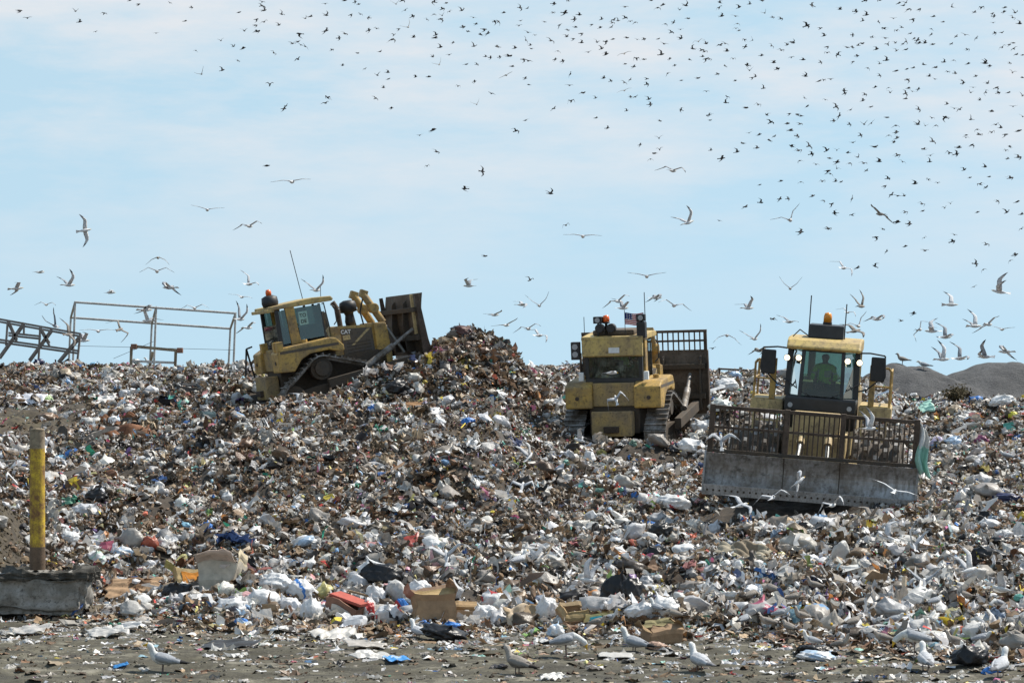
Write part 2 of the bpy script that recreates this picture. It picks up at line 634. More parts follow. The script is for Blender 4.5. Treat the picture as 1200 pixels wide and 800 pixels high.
def pr_bottle(r):
    n = 8
    prof = [(0.02, -.5), (.17, -.48), (.18, -.1), (.15, 0), (.18, .1), (.16, .25), (.06, .4), (.06, .5), (.01, .5)]
    a = np.arange(n) / n * 2 * math.pi
    v = np.concatenate([np.stack([np.full(n, z), q * np.cos(a), q * np.sin(a)], -1) for q, z in prof])
    f = [(i * n + j, i * n + (j + 1) % n, (i + 1) * n + (j + 1) % n, (i + 1) * n + j) for i in range(len(prof) - 1) for j in range(n)]
    v = v * np.array([1, r.uniform(.6, 1.1), r.uniform(.6, 1.1)])
    return v, np.array(f)


def pr_stick(r):
    v = np.array([(sx * .5, sy * .03, sz * .018) for sz in (-1, 1) for sx, sy in ((-1, -1), (1, -1), (1, 1), (-1, 1))])
    return v, np.array([(0, 3, 2, 1), (4, 5, 6, 7), (0, 1, 5, 4), (1, 2, 6, 5), (2, 3, 7, 6), (3, 0, 4, 7)])


PAL = {
    'white': [(.78, .77, .75), (.85, .85, .85), (.7, .69, .66), (.62, .62, .63), (.76, .74, .68), (.82, .82, .84)],
    'grey': [(.34, .33, .31), (.42, .41, .39), (.25, .25, .25), (.36, .34, .3), (.48, .46, .42)],
    'tan': [(.36, .25, .15), (.3, .2, .115), (.42, .31, .2), (.26, .17, .1), (.46, .37, .26), (.33, .22, .15)],
    'brown': [(.1, .068, .042), (.15, .095, .06), (.16, .09, .052), (.1, .08, .052), (.2, .13, .085), (.13, .1, .07), (.2, .095, .05), (.15, .08, .05)],
    'black': [(.018, .018, .02), (.03, .03, .033), (.05, .05, .055), (.025, .022, .02)],
    'blue': [(.06, .19, .5), (.2, .36, .58), (.36, .5, .66), (.05, .1, .26), (.3, .48, .56)],
    'green': [(.04, .3, .2), (.12, .4, .34), (.2, .34, .1), (.35, .6, .52)],
    'red': [(.5, .06, .05), (.55, .16, .1), (.6, .3, .3), (.45, .1, .16), (.62, .28, .1), (.5, .16, .28)],
    'yellow': [(.7, .55, .08), (.66, .6, .25), (.75, .68, .4)],
    'lilac': [(.36, .3, .5), (.5, .45, .6), (.2, .12, .3)],
}
KEYS = list(PAL)
#            white grey tan brown black blue green red yellow lilac
W_NORM = np.array([.31, .16, .17, .22, .11, .018, .007, .016, .009, .005])
W_DARK = np.array([.08, .13, .15, .39, .23, .008, .004, .009, .004, .003])
W_BROWN = np.array([.12, .12, .2, .43, .09, .012, .005, .022, .006, .003])
W_PALE = np.array([.5, .15, .12, .08, .08, .024, .01, .022, .01, .006])

VEH_FOOT = []     # (x, y, heading, half length, half width) kept free of rubbish


def zones(x, y):
    px = 600 + F * x / y
    dk = np.exp(-((px - 555) / 75) ** 2 - ((y - 87) / 4) ** 2) * 1.5
    dk += 0.8 * np.exp(-((px - 480) / 140) ** 2 - ((y - 70) / 9) ** 2)
    dk += 0.6 * np.exp(-((px - 270) / 70) ** 2 - ((y - 73) / 6) ** 2)
    dk = np.clip(dk + fbm(x * .5, y * .35, 3, 20) * .6 + fbm(x * 1.5, y * 1.2, 3, 24) * .8, 0, 1)
    br = np.clip(sstep(520, 150, px) * 0.65 + .12 + fbm(x * .45, y * .25, 3, 30) * 1.6 + fbm(x * 1.4, y * 1.1, 3, 34) * .9, 0, 1)
    pl = np.clip(sstep(620, 820, px) * .9 + np.exp(-((y - 47.5) / 3.2) ** 2) * .9 + fbm(x * .7, y * .4, 3, 40) * .8 + fbm(x * 1.3, y * 1.0, 3, 44) * 1.1, 0, 1)
    Wt = W_NORM[None, :] + 0 * x[:, None]
    Wt = Wt * (1 - br[:, None]) + W_BROWN * br[:, None]
    Wt = Wt * (1 - pl[:, None]) + W_PALE * pl[:, None]
    Wt = Wt * (1 - dk[:, None]) + W_DARK * dk[:, None]
    return Wt / Wt.sum(1, keepdims=True)


def in_foot(x, y, grow=0.0):
    m = np.zeros(len(x), bool)
    for fx, fy, a, hl, hw in VEH_FOOT:
        dx, dy = x - fx, y - fy
        l = dx * math.cos(a) + dy * math.sin(a); s = -dx * math.sin(a) + dy * math.cos(a)
        m |= (np.abs(l) < hl + grow) & (np.abs(s) < hw + grow)
    return m


def scatter(n, keep=1.0, y0=36.0, y1=112.0):
    """spots strewn over the tip, a little thinner far off"""
    out = []
    got = 0
    while got < n:
        k = 60000
        y = lr.uniform(y0, y1, k); x = lr.uniform(-1, 1, k) * 26
        ok = np.abs(x) < 0.185 * y + 4.0
        ok &= lr.random(k) < np.clip((58 / y) ** 0.9, 0, 1)
        ok &= lr.random(k) < rub_mask(x, y) * (1 - 0.93 * sstep(.25, .6, earth_patch(x, y)))
        ok &= lr.random(k) < .35 + .65 * sstep(-.45, .0, fbm(x * .8, y * .7, 3, 50))
        ok &= ~in_foot(x, y, -0.1)
        x, y = x[ok], y[ok]
        out.append(np.stack([x, y], -1)); got += len(x)
    return np.concatenate(out)[:n]


def rot_mats(n, tilt):
    """random turn about z, then a random tilt"""
    a = lr.uniform(0, 2 * math.pi, n); t = lr.normal(0, tilt, n); b = lr.normal(0, tilt, n)
    ca, sa, ct, st, cb, sb = np.cos(a), np.sin(a), np.cos(t), np.sin(t), np.cos(b), np.sin(b)
    Rz = np.zeros((n, 3, 3)); Rz[:, 0, 0] = ca; Rz[:, 0, 1] = -sa; Rz[:, 1, 0] = sa; Rz[:, 1, 1] = ca; Rz[:, 2, 2] = 1
    Rx = np.zeros((n, 3, 3)); Rx[:, 0, 0] = 1; Rx[:, 1, 1] = ct; Rx[:, 1, 2] = -st; Rx[:, 2, 1] = st; Rx[:, 2, 2] = ct
    Ry = np.zeros((n, 3, 3)); Ry[:, 1, 1] = 1; Ry[:, 0, 0] = cb; Ry[:, 0, 2] = sb; Ry[:, 2, 0] = -sb; Ry[:, 2, 2] = cb
    return Rx @ Ry @ Rz


def strew(protos, pts, size, tilt, lift, catmask=None, two=0.2):
    """one (V, F4, C) block of copies of the shapes"""
    Vs, Fs, Cs, off = [], [], [], 0
    n = len(pts)
    pick = lr.integers(0, len(protos), n)
    Wt = zones(pts[:, 0], pts[:, 1])
    if catmask is not None:
        Wt = Wt * catmask; Wt /= Wt.sum(1, keepdims=True)
    cs = (lr.random(n)[:, None] > np.cumsum(Wt, 1)).sum(1).clip(0, len(KEYS) - 1)
    c1 = np.zeros((n, 3))
    for k, key in enumerate(KEYS):
        q = np.nonzero(cs == k)[0]
        pal = np.array(PAL[key])
        c1[q] = pal[lr.integers(0, len(pal), len(q))] * lr.uniform(.75, 1.12, (len(q), 1))
    dirty = lr.random(n)[:, None] ** 1.9 * 0.78
    c1 = c1 * (1 - dirty) + np.array((.19, .135, .085)) * dirty
    allp = np.concatenate([np.array(PAL[k]) for k in ('red', 'blue', 'yellow', 'green', 'white', 'tan', 'white', 'grey')])
    c2 = np.where(lr.random(n)[:, None] < two, allp[lr.integers(0, len(allp), n)], c1)
    zg = H(pts[:, 0], pts[:, 1])
    sz = size(n)
    sz = np.minimum(sz, np.median(sz) * 2.1)
    for k, (v, f) in enumerate(protos):
        q = np.nonzero(pick == k)[0]
        if len(q) == 0: continue
        Rm = rot_mats(len(q), tilt)
        S = sz[q][:, None] * lr.uniform(.7, 1.3, (len(q), 3))
        W = np.einsum('nij,nkj->nki', Rm, v[None] * S[:, None, :])
        pos = np.stack([pts[q, 0], pts[q, 1], zg[q] + lift(len(q)) * sz[q]], -1)
        W += pos[:, None, :]
        nv = len(v)
        Vs.append(W.reshape(-1, 3))
        Fs.append((f[None] + (off + np.arange(len(q)) * nv)[:, None, None]).reshape(-1, f.shape[1]))
        fcen = v[f].mean(1)
        patch = (np.sin(fcen[:, 0] * 7 + k) + np.sin(fcen[:, 1] * 8 + 2 * k) > 0.3)
        cc = np.where(patch[None, :, None], c2[q][:, None, :], c1[q][:, None, :])
        Cs.append(cc.reshape(-1, 3))
        off += len(q) * nv
    return np.concatenate(Vs), np.concatenate(Fs), np.concatenate(Cs)


def merge(blocks):
    Vs, Fs, Cs, Ms, off = [], [], [], [], 0
    for (v, f, c), mi in blocks:
        # indices 2 and 3 stand for the smooth-skinned pieces of materials 0 and 1
        Vs.append(v); Fs.append(f + off); Cs.append(c); Ms.append(np.full(len(f), mi, np.int32)); off += len(v)
    return np.concatenate(Vs), np.concatenate(Fs), np.concatenate(Cs), np.concatenate(Ms)


def litter_object(name, blocks, smooth=False):
    v, f, c, mi = merge(blocks)
    # triangles are stored as quads with a doubled last corner: split them off
    tri = f[:, 2] == f[:, 3]
    order = np.concatenate([np.nonzero(~tri)[0], np.nonzero(tri)[0]])
    f, c, mi = f[order], c[order], mi[order]
    nq = int((~tri).sum()); ntr = int(tri.sum())
    me = bpy.data.meshes.new(name)
    me.vertices.add(len(v)); me.vertices.foreach_set('co', v.astype(np.float32).ravel())
    lv = np.concatenate([f[:nq].ravel(), f[nq:, :3].ravel()]).astype(np.int32)
    me.loops.add(len(lv)); me.loops.foreach_set('vertex_index', lv)
    me.polygons.add(nq + ntr)
    ls = np.concatenate([np.arange(nq) * 4, nq * 4 + np.arange(ntr) * 3]).astype(np.int32)
    me.polygons.foreach_set('loop_start', ls)
    me.materials.append(M_FILM); me.materials.append(M_SOLID)
    me.polygons.foreach_set('material_index', mi % 2)
    me.polygons.foreach_set('use_smooth', mi >= 2)
    a = me.attributes.new('Col', 'FLOAT_COLOR', 'FACE')
    a.data.foreach_set('color', np.concatenate([c, np.ones((len(c), 1))], 1).astype(np.float32).ravel())
    me.update(calc_edges=True)
    return link(name, me)
# ------------------------------------------------------------------ paints and metals of the machines
Y_PAINT = worn('yellow_paint', (0.5, 0.31, 0.07), (0.23, 0.16, 0.08), 0.45, 1.4, 0.5)
Y_CLEAN = worn('yellow_roof_paint', (0.55, 0.4, 0.13), (0.28, 0.2, 0.11), 0.4, 1.2, 0.5)
T_PAINT = worn('faded_tan_paint', (0.56, 0.42, 0.19), (0.29, 0.215, 0.12), 0.45, 1.5, 0.55)
M_PAINT = worn('mud_caked_yellow_paint', (0.42, 0.28, 0.09), (0.24, 0.175, 0.1), 0.7, 1.6, 0.65)
G_PAINT = worn('grey_panel', (0.075, 0.068, 0.06), (0.115, 0.085, 0.055), 0.5, 1.6, 0.65)
K_STEEL = worn('track_steel', (0.32, 0.31, 0.3), (0.12, 0.095, 0.07), 0.5, 3.0, 0.55, 0.4)
B_STEEL = worn('blade_steel', (0.4, 0.405, 0.41), (0.17, 0.145, 0.12), 0.45, 0.8, 0.45, 0.3, True, 0.46)
E_STEEL = worn('cutting_edge_steel', (0.42, 0.42, 0.42), (0.25, 0.23, 0.21), 0.35, 2.5, 0.45, 0.3)
R_STEEL = worn('rusty_steel', (0.1, 0.07, 0.05), (0.06, 0.042, 0.03), 0.6, 2.5, 0.75, 0.1)
BR_STEEL = worn('brown_blade_steel', (0.13, 0.1, 0.075), (0.085, 0.064, 0.045), 0.5, 1.5, 0.75, 0.1)
D_STEEL = worn('dark_soiled_steel', (0.055, 0.045, 0.035), (0.085, 0.062, 0.042), 0.5, 2.0, 0.75, 0.1)
BLACK = plain('black_rubber', (0.014, 0.014, 0.015), 0.55, 0, 0.3)
BLACK_P = plain('black_panel', (0.02, 0.02, 0.021), 0.45, 0, 0.4, 3)
CHROME = plain('bright_rod', (0.28, 0.28, 0.27), 0.45, 0.5, 0.25)
WHITE_P = plain('white_enamel', (0.7, 0.7, 0.69), 0.5, 0, 0.1)
SEAT = plain('seat_cloth', (0.03, 0.03, 0.032), 0.8)


def glass_mat(name, tint, gloss=0.12):
    m, nt, p, out = new_mat(name)
    nt.nodes.remove(p)
    t = nt.nodes.new('ShaderNodeBsdfTransparent'); t.inputs[0].default_value = (*tint, 1)
    g = nt.nodes.new('ShaderNodeBsdfGlossy'); g.inputs['Roughness'].default_value = 0.04; g.inputs[0].default_value = (.8, .9, .9, 1)
    lw = nt.nodes.new('ShaderNodeFresnel'); lw.inputs[0].default_value = 1.5
    ad = nt.nodes.new('ShaderNodeMath'); ad.operation = 'MULTIPLY_ADD'
    ad.inputs[1].default_value = 1.0; ad.inputs[2].default_value = gloss - 0.04
    nt.links.new(lw.outputs[0], ad.inputs[0])
    d = nt.nodes.new('ShaderNodeBsdfDiffuse'); d.inputs[0].default_value = (.3, .27, .22, 1)
    n = noise(nt, 3.0, 5, .6)
    m1 = nt.nodes.new('ShaderNodeMixShader'); nt.links.new(ramp(nt, n, [(.45, 0.02), (.8, .14)]), m1.inputs[0])
    m2 = nt.nodes.new('ShaderNodeMixShader'); nt.links.new(ad.outputs[0], m2.inputs[0])
    nt.links.new(t.outputs[0], m2.inputs[1]); nt.links.new(g.outputs[0], m2.inputs[2])
    nt.links.new(m2.outputs[0], m1.inputs[1]); nt.links.new(d.outputs[0], m1.inputs[2])
    nt.links.new(m1.outputs[0], out.inputs[0])
    return m


GLASS = glass_mat('cab_glass', (0.46, 0.58, 0.53), 0.055)
GLASS_D = glass_mat('dusty_cab_glass', (0.27, 0.34, 0.32), 0.10)


def lamp_mat(name, c, e):
    m, nt, p, out = new_mat(name)
    p.inputs['Base Color'].default_value = (*c, 1)
    p.inputs['Roughness'].default_value = 0.25
    if e > 0:
        p.inputs['Emission Color'].default_value = (*c, 1)
        p.inputs['Emission Strength'].default_value = e
    return m


AMBER = lamp_mat('amber_lens', (0.75, 0.26, 0.02), 0)
RED_L = lamp_mat('orange_lens', (0.75, 0.13, 0.02), 0)
LENS = lamp_mat('lamp_lens', (0.35, 0.36, 0.37), 0)
LIT = lamp_mat('lit_headlamp', (1.0, 0.82, 0.55), 1.7)


def text_mesh(body, size, mat, parent, M, name, depth=0.004):
    """raised lettering as a real mesh"""
    cu = bpy.data.curves.new(name, 'FONT'); cu.body = body; cu.size = size; cu.extrude = depth
    cu.align_x = 'CENTER'; cu.align_y = 'CENTER'; cu.offset = size * 0.025
    t = bpy.data.objects.new('lettering_source', cu); col.objects.link(t)
    bpy.context.view_layer.update()
    me = bpy.data.meshes.new_from_object(t.evaluated_get(bpy.context.evaluated_depsgraph_get()))
    bpy.data.objects.remove(t); bpy.data.curves.remove(cu)
    me.materials.clear(); me.materials.append(mat)
    o = link(name, me, parent); o.matrix_local = M
    return o


# ------------------------------------------------------------------ people: one skinned body
def driver_mesh(name):
    """a seated figure, facing +x, hands forward on the levers"""
    J = {'pel': ((0, 0, 0.10), .16), 'sp': ((-.02, 0, .32), .15), 'ch': ((-.02, 0, .5), .175), 'nk': ((0, 0, .66), .06), 'hd0': ((.02, 0, .72), .075),
         'hd': ((.03, 0, .80), .1), 'hd1': ((.02, 0, .89), .085)}
    E = [('pel', 'sp'), ('sp', 'ch'), ('ch', 'nk'), ('nk', 'hd0'), ('hd0', 'hd'), ('hd', 'hd1')]
    for s, k in ((1, 'l'), (-1, 'r')):
        J.update({'sh' + k: ((-.01, .2 * s, .56), .075), 'el' + k: ((.1, .29 * s, .3), .052), 'wr' + k: ((.33, .2 * s, .27), .034), 'pa' + k: ((.4, .18 * s, .28), .036),
                  'hi' + k: ((.05, .1 * s, .08), .105), 'kn' + k: ((.46, .14 * s, .12), .07), 'an' + k: ((.52, .14 * s, -.3), .045), 'to' + k: ((.66, .14 * s, -.35), .035)})
        E += [('ch', 'sh' + k), ('sh' + k, 'el' + k), ('el' + k, 'wr' + k), ('wr' + k, 'pa' + k), ('pel', 'hi' + k), ('hi' + k, 'kn' + k), ('kn' + k, 'an' + k), ('an' + k, 'to' + k)]
        for q, (dx, dy, dz) in enumerate(((.09, .03, -.005), (.1, .01, -.012), (.095, -.012, -.014), (.08, -.032, -.012), (.04, -.05 * 1, .01))):
            if q == 4: dy = -.05
            b = 'f%d%s' % (q, k)
            J[b + 'a'] = ((.4 + dx * .55, (.18 + dy * .9) * s, .285), .0095); J[b + 'b'] = ((.4 + dx * .85, (.18 + dy) * s, .25 + dz), .008)
            E += [('pa' + k, b + 'a'), (b + 'a', b + 'b')]
    names = list(J)
    me = bpy.data.meshes.new(name)
    me.from_pydata([J[n][0] for n in names], [(names.index(a), names.index(b)) for a, b in E], [])
    o = link('figure_source', me)
    md = o.modifiers.new('Skin', 'SKIN'); md.use_smooth_shade = True
    o.modifiers.new('Sub', 'SUBSURF').levels = 1
    sv = me.skin_vertices[0].data
    for i, n in enumerate(names):
        sv[i].radius = (J[n][1], J[n][1]); sv[i].use_root = (n == 'pel')
    bpy.context.view_layer.update()
    me2 = bpy.data.meshes.new_from_object(o.evaluated_get(bpy.context.evaluated_depsgraph_get()))
    bpy.data.objects.remove(o)
    # nose, ears and brow come out of the head's own vertices
    for v in me2.vertices:
        x, y, z = v.co
        if z > .7 and x > .06:
            v.co.x += .03 * math.exp(-(y / .02) ** 2 - ((z - .795) / .025) ** 2)
        if z > .7 and abs(y) > .07: v.co.y += math.copysign(.015, y) * math.exp(-((z - .8) / .03) ** 2)
    SK, VE, SH, TR, HR = (.32, .18, .12), (.42, .95, .08), (.05, .06, .09), (.03, .035, .05), (.02, .015, .012)
    a = me2.attributes.new('Col', 'FLOAT_COLOR', 'FACE')
    buf = []
    for f in me2.polygons:
        x, y, z = f.center
        c = VE
        if z > .635:
            c = SK
            if z > .845 or (x < -.01 and z > .74): c = HR
            if z > .78 and z < .82 and x > .09 and .02 < abs(y) < .05: c = (.02, .02, .02)
            if z > .735 and z < .75 and x > .08 and abs(y) < .035: c = (.25, .08, .07)
        elif abs(y) > .235 and z > .33: c = VE
        elif x > .36 and z > .2: c = SK
        elif z < .19 and x > .0: c = TR
        if x > .5 and z < -.3: c = (.02, .018, .015)
        if c == VE and (abs(z - .42) < .03): c = (.6, .6, .5)
        buf += [*c, 1]
    a.data.foreach_set('color', buf)
    me2.name = name
    me2.materials.clear(); me2.materials.append(M_CLOTH)
    return me2


M_CLOTH = attr_mat('clothing_and_skin', 0.75, 0, 0.2, 20, 0.2)


# ------------------------------------------------------------------ crawler dozer
def track_path(pts, r):
    """smooth closed run round wheels: pts = [(x, z, radius)]"""
    hull = []
    n = len(pts)
    for i in range(n):
        (x0, z0, r0), (x1, z1, r1), (x2, z2, r2) = pts[i - 1], pts[i], pts[(i + 1) % n]

        def tangent(ax, az, ar, bx, bz, br):
            d = math.hypot(bx - ax, bz - az); th = math.atan2(bz - az, bx - ax)
            return th - math.pi / 2 - math.asin((br - ar) / d) * -1 * -1
        a0 = tangent(x0, z0, r0, x1, z1, r1); a1 = tangent(x1, z1, r1, x2, z2, r2)
        while a1 < a0: a1 += 2 * math.pi
        k = max(2, int((a1 - a0) / 0.2))
        for q in range(k + 1):
            t = a0 + (a1 - a0) * q / k
            hull.append((x1 + r1 * math.cos(t), z1 + r1 * math.sin(t)))
    return hull


def resample(poly, n):
    P = [Vector(p) for p in poly]; P.append(P[0])
    L = [0]
    for a, b in zip(P[:-1], P[1:]): L.append(L[-1] + (b - a).length)
    out = []
    j = 0
    for i in range(n):
        t = L[-1] * i / n
        while L[j + 1] < t: j += 1
        out.append(P[j].lerp(P[j + 1], (t - L[j]) / max(1e-9, L[j + 1] - L[j])))
    return out


def make_dozer(label, rack, sticker):
    root = empty('bulldozer')
    tag(root, label, 'bulldozer')
    # undercarriage, one track each side
    for s in (-1, 1):
        yc = s * 1.21
        path = track_path([(-1.4, .47, .42), (1.75, .47, .42), (-.42, 1.22, .42)], 0)
        shoes = resample(path, 46)
        mb = MB()
        for i, p in enumerate(shoes):
            q = shoes[(i + 1) % len(shoes)]
            d = (q - p); L = d.length; d.normalize()
            nrm = Vector((d.y, -d.x))
            M = Matrix(((d.x, 0, nrm.x, (p.x + q.x) / 2), (0, 1, 0, yc), (d.y, 0, nrm.y, (p.y + q.y) / 2), (0, 0, 0, 1)))
            mb.box(-L * .47, L * .47, -.32, .32, -.03, .012, M)
            mb.box(-L * .42, -L * .26, -.32, .32, .012, .078, M)
            mb.box(-L * .5, L * .5, -.11, -.05, -.11, -.03, M); mb.box(-L * .5, L * .5, .05, .11, -.11, -.03, M)
        tr = mb.build('track', K_STEEL, root)
        MB().cyl((-.42, yc - .16, 1.22), (-.42, yc + .16, 1.22), .36, n=20).cyl((-.42, yc - .26, 1.22), (-.42, yc + .26, 1.22), .24, n=20).build('sprocket', D_STEEL, tr, .01)
        for xx in (-1.4, 1.75):
            MB().cyl((xx, yc - .14, .47), (xx, yc + .14, .47), .35, n=20).cyl((xx, yc - .2, .47), (xx, yc + .2, .47), .14, n=16).build('idler', D_STEEL, tr, .01)
        mb = MB().prism([(-1.2, .3), (1.5, .3), (1.45, .62), (.4, .72), (-.5, .72), (-1.2, .62)], 'y', yc - .15, yc + .15)
        for k in range(7): mb.cyl((-.95 + .38 * k, yc - .2, .27), (-.95 + .38 * k, yc + .2, .27), .15, n=14)
        mb.build('roller_frame', D_STEEL, tr, .01)
    # hull between the tracks
    MB().box(-1.6, 2.0, -.74, .74, .55, 1.5).box(-.9, .3, -.8, .8, 1.45, 2.0).build('hull', D_STEEL, root, .03)
    # fuel tank and fenders
    for s in (-1, 1):
        y0, y1 = sorted((s * .62, s * 1.42))
        arch = [(-1.78, 1.3), (-1.3, 1.26), (-1.02, 1.6), (-.7, 1.74), (-.1, 1.76), (.25, 1.66), (.42, 1.66), (.42, 1.84), (.2, 2.1), (0, 2.14), (-1.5, 2.06), (-1.78, 1.92)]
        fd = MB().prism(arch, 'y', y0, y1).build('fender', Y_PAINT, root, .045)
        MB().box(-1.7, .25, s * 1.422 - .002, s * 1.422 + .002, 1.86, 1.95).build('side_stripe', G_PAINT, fd)
        MB().cyl((-.75, s * 1.1, 2.1), (-.75, s * 1.1, 2.2), .09, n=14).build('filler_cap', Y_PAINT, fd)
        MB().cyl((-1.782, s * 1.06, 1.6), (-1.8, s * 1.06, 1.6), .06, n=14).build('bolt_plate', R_STEEL, fd)
    MB().box(-1.66, -1.0, -.618, .618, 1.35, 2.03).build('rear_tank', M_PAINT, root, .03)
    # rear counterweight slab with a pin box
    cw = MB().prism([(-2.1, .5), (-1.75, .5), (-1.64, .6), (-1.64, 1.2), (-2.06, 1.24)], 'y', -.6, .6).build('counterweight', M_PAINT, root, .04)
    MB().box(-2.2, -2.07, -.22, .22, .62, .8).build('drawbar', R_STEEL, cw, .015)
    mb = MB()
    for k in range(7): mb.box(-2.12, -1.75, -.7 + .2 * k, -.55 + .2 * k, .34, .415)
    mb.build('mud_guard_teeth', K_STEEL, cw, .01)
    # hood
    MB().prism([(.3, 1.35), (1.78, 1.35), (1.78, 2.3), (.3, 2.45)], 'y', -.62, .62).build('hood', Y_PAINT, root, .04)
    for s in (-1, 1):
        y0, y1 = sorted((s * .622, s * .66))
        hp = MB().prism([(.62, 1.3), (1.66, 1.3), (1.66, 2.22), (.62, 2.32)], 'y', y0, y1).build('side_panel', G_PAINT, root, .012)
        mb = MB()
        for k in range(5): mb.bar((.75, s * .664, 1.42 + .1 * k), (1.55, s * .664, 1.42 + .1 * k), .012, .03)
        mb.build('panel_louvre', D_STEEL, hp)
        if s < 0:
            M = Matrix.Translation((.78, -.664, 2.2)) @ Matrix.Rotation(R(5.5), 4, 'Y') @ Matrix.Rotation(R(90), 4, 'X')
            text_mesh('CAT', .17, WHITE_P, hp, M, 'lettering')
            MB().box(.42, .6, -.628, -.621, 1.92, 2.14).build('number_plate', T_PAINT, hp)
            MB().box(.66, .9, -.668, -.661, 1.95, 2.1).build('model_panel', T_PAINT, hp)
            MB().add([(.9, -.665, 1.75), (1.0, -.665, 1.75), (1.62, -.665, 2.2), (1.5, -.665, 2.2), (.9, -.662, 1.75), (1.0, -.662, 1.75), (1.62, -.662, 2.2), (1.5, -.662, 2.2)],
                     [(0, 1, 2, 3), (7, 6, 5, 4), (0, 4, 5, 1), (1, 5, 6, 2), (2, 6, 7, 3), (3, 7, 4, 0)]).build('slanted_stripe', T_PAINT, hp)
    MB().prism([(1.7, .85), (2.15, .85), (2.2, 1.3), (2.15, 2.3), (1.72, 2.36)], 'y', -.74, .74).build('radiator_guard', Y_PAINT, root, .05)
    # stack and pre-cleaner
    MB().tube([(.75, -.3, 2.35), (.74, -.3, 2.95)], .085, 12).tube([(.74, -.3, 2.95), (.62, -.3, 3.2)], .085, 12).build('exhaust_stack', R_STEEL, root)
    MB().lathe([(0.0, 2.35), (.15, 2.35), (.17, 2.5), (.13, 2.7), (.16, 2.78), (.27, 2.8), (.28, 3.0), (.25, 3.12), (.12, 3.18), (0, 3.18)], 18, Matrix.Translation((1.2, .0, 0))).build('air_precleaner', BLACK, root)
    # cab
    cab = MB().box(-1.5, .34, -.86, .86, 2.02, 2.12).build('cab', BLACK_P, root, .02)
    for s in (-1, 1):
        MB().bar((-1.42, s * .8, 2.1), (-1.42, s * .8, 3.24), .1, .12).build('rear_pillar', BLACK_P, cab, .012)
        MB().prism([(-1.1, 2.1), (-.76, 2.1), (-.8, 2.35), (-.84, 3.28), (-1.14, 3.28)], 'y', s * .8 - .08, s * .8 + .08).build('rollover_post', Y_PAINT, cab, .02)
        MB().bar((.06, s * .8, 2.1), (0.0, s * .8, 3.24), .07, .07).build('door_pillar', BLACK_P, cab, .01)
        MB().bar((.32, s * .55, 2.1), (.22, s * .55, 3.24), .07, .07).build('front_pillar', BLACK_P, cab, .01)
        MB().box(-.78, .02, s * .83 - .006, s * .83 + .006, 2.2, 3.2).build('side_window', GLASS_D, cab)
        MB().add([(.04, s * .82, 2.15), (.32, s * .57, 2.15), (.24, s * .57, 3.2), (-.02, s * .82, 3.2)], [(0, 1, 2, 3)]).build('corner_window', GLASS_D, cab)
        MB().box(-1.4, -1.1, s * .83 - .006, s * .83 + .006, 2.15, 3.2).build('rear_side_window', GLASS_D, cab)
        MB().tube([(.38, s * .86, 2.5), (.45, s * .95, 2.6), (.45, s * .95, 3.05), (.35, s * .9, 3.15)], .018, 6).build('grab_rail', BLACK, cab)
    MB().box(-1.47, -1.455, -.74, .74, 2.16, 2.78).build('rear_window', GLASS, cab)
    mb = MB().box(-1.49, -1.44, -.82, .82, 2.1, 2.16).box(-1.49, -1.44, -.82, -.74, 2.16, 2.8).box(-1.49, -1.44, .74, .82, 2.16, 2.8)
    mb.build('rear_window_frame', BLACK_P, cab, .01)
    MB().box(.2, .215, -.54, .54, 2.15, 3.2).build('windscreen', GLASS_D, cab)
    MB().box(-1.1, -.5, -.27, .27, 2.12, 2.5).box(-1.12, -1.02, -.2, .2, 2.45, 2.66).build('driver_seat', SEAT, cab, .04)
    MB().box(-.1, .15, -.45, .45, 2.12, 2.62).build('dashboard', BLACK_P, cab, .03)
    # roof slab and deep rear visor
    roof = MB().prism([(-1.62, 3.26), (.42, 3.26), (.48, 3.32), (.4, 3.42), (-.2, 3.46), (-1.62, 3.38)], 'y', -.92, .92).build('cab_roof', Y_CLEAN, root, .035)
    if rack:
        MB().prism([(-1.66, 2.82), (-1.56, 2.78), (-1.52, 3.28), (-1.64, 3.28)], 'y', -.9, .9).build('rear_visor', Y_CLEAN, roof, .015)
        MB().box(-1.4, -.2, -.62, .62, 3.4, 3.56).build('roof_cooler', G_PAINT, roof, .06)
        MB().add([(-1.668, .1, 2.9), (-1.668, -.22, 2.9), (-1.66, -.22, 3.06), (-1.66, .1, 3.06), (-1.672, .1, 2.9), (-1.672, -.22, 2.9), (-1.664, -.22, 3.06), (-1.664, .1, 3.06)],
                 [(0, 1, 2, 3), (7, 6, 5, 4), (0, 4, 5, 1), (1, 5, 6, 2), (2, 6, 7, 3), (3, 7, 4, 0)]).build('notice_plate', WHITE_P, roof)
        # lamp cluster on the roof
        for yy, zz, nm in ((.42, 3.86, 'flood_lamp'), (-.86, 3.9, 'flood_lamp')):
            fl = MB().box(-1.58, -1.4, yy - .13, yy + .13, zz - .1, zz + .1).build(nm, BLACK, roof, .02)
            MB().cyl((-1.585, yy, zz), (-1.6, yy, zz), .075, n=14).build('lens', LENS, fl)
            MB().bar((-1.48, yy, 3.4), (-1.48, yy, zz - .1), .05, .05).build('bracket', BLACK, fl)
        MB().bar((-1.45, -.86, 3.3), (-1.45, -.86, 3.78), .26, .3).build('air_filter_can', BLACK, roof, .04)
        for yy in (.36, .02):
            fl = MB().cyl((-1.62, yy, 3.62), (-1.42, yy, 3.62), .135, n=18).build('round_lamp', BLACK, roof, .01)
            MB().cyl((-1.63, yy, 3.62), (-1.64, yy, 3.62), .11, n=18).build('lens', BLACK_P, fl)
        bc = MB().lathe([(0, 3.44), (.04, 3.44), (.04, 3.74), (.11, 3.76), (.11, 3.8)], 14, Matrix.Translation((-1.4, .2, 0))).build('beacon', BLACK, roof)
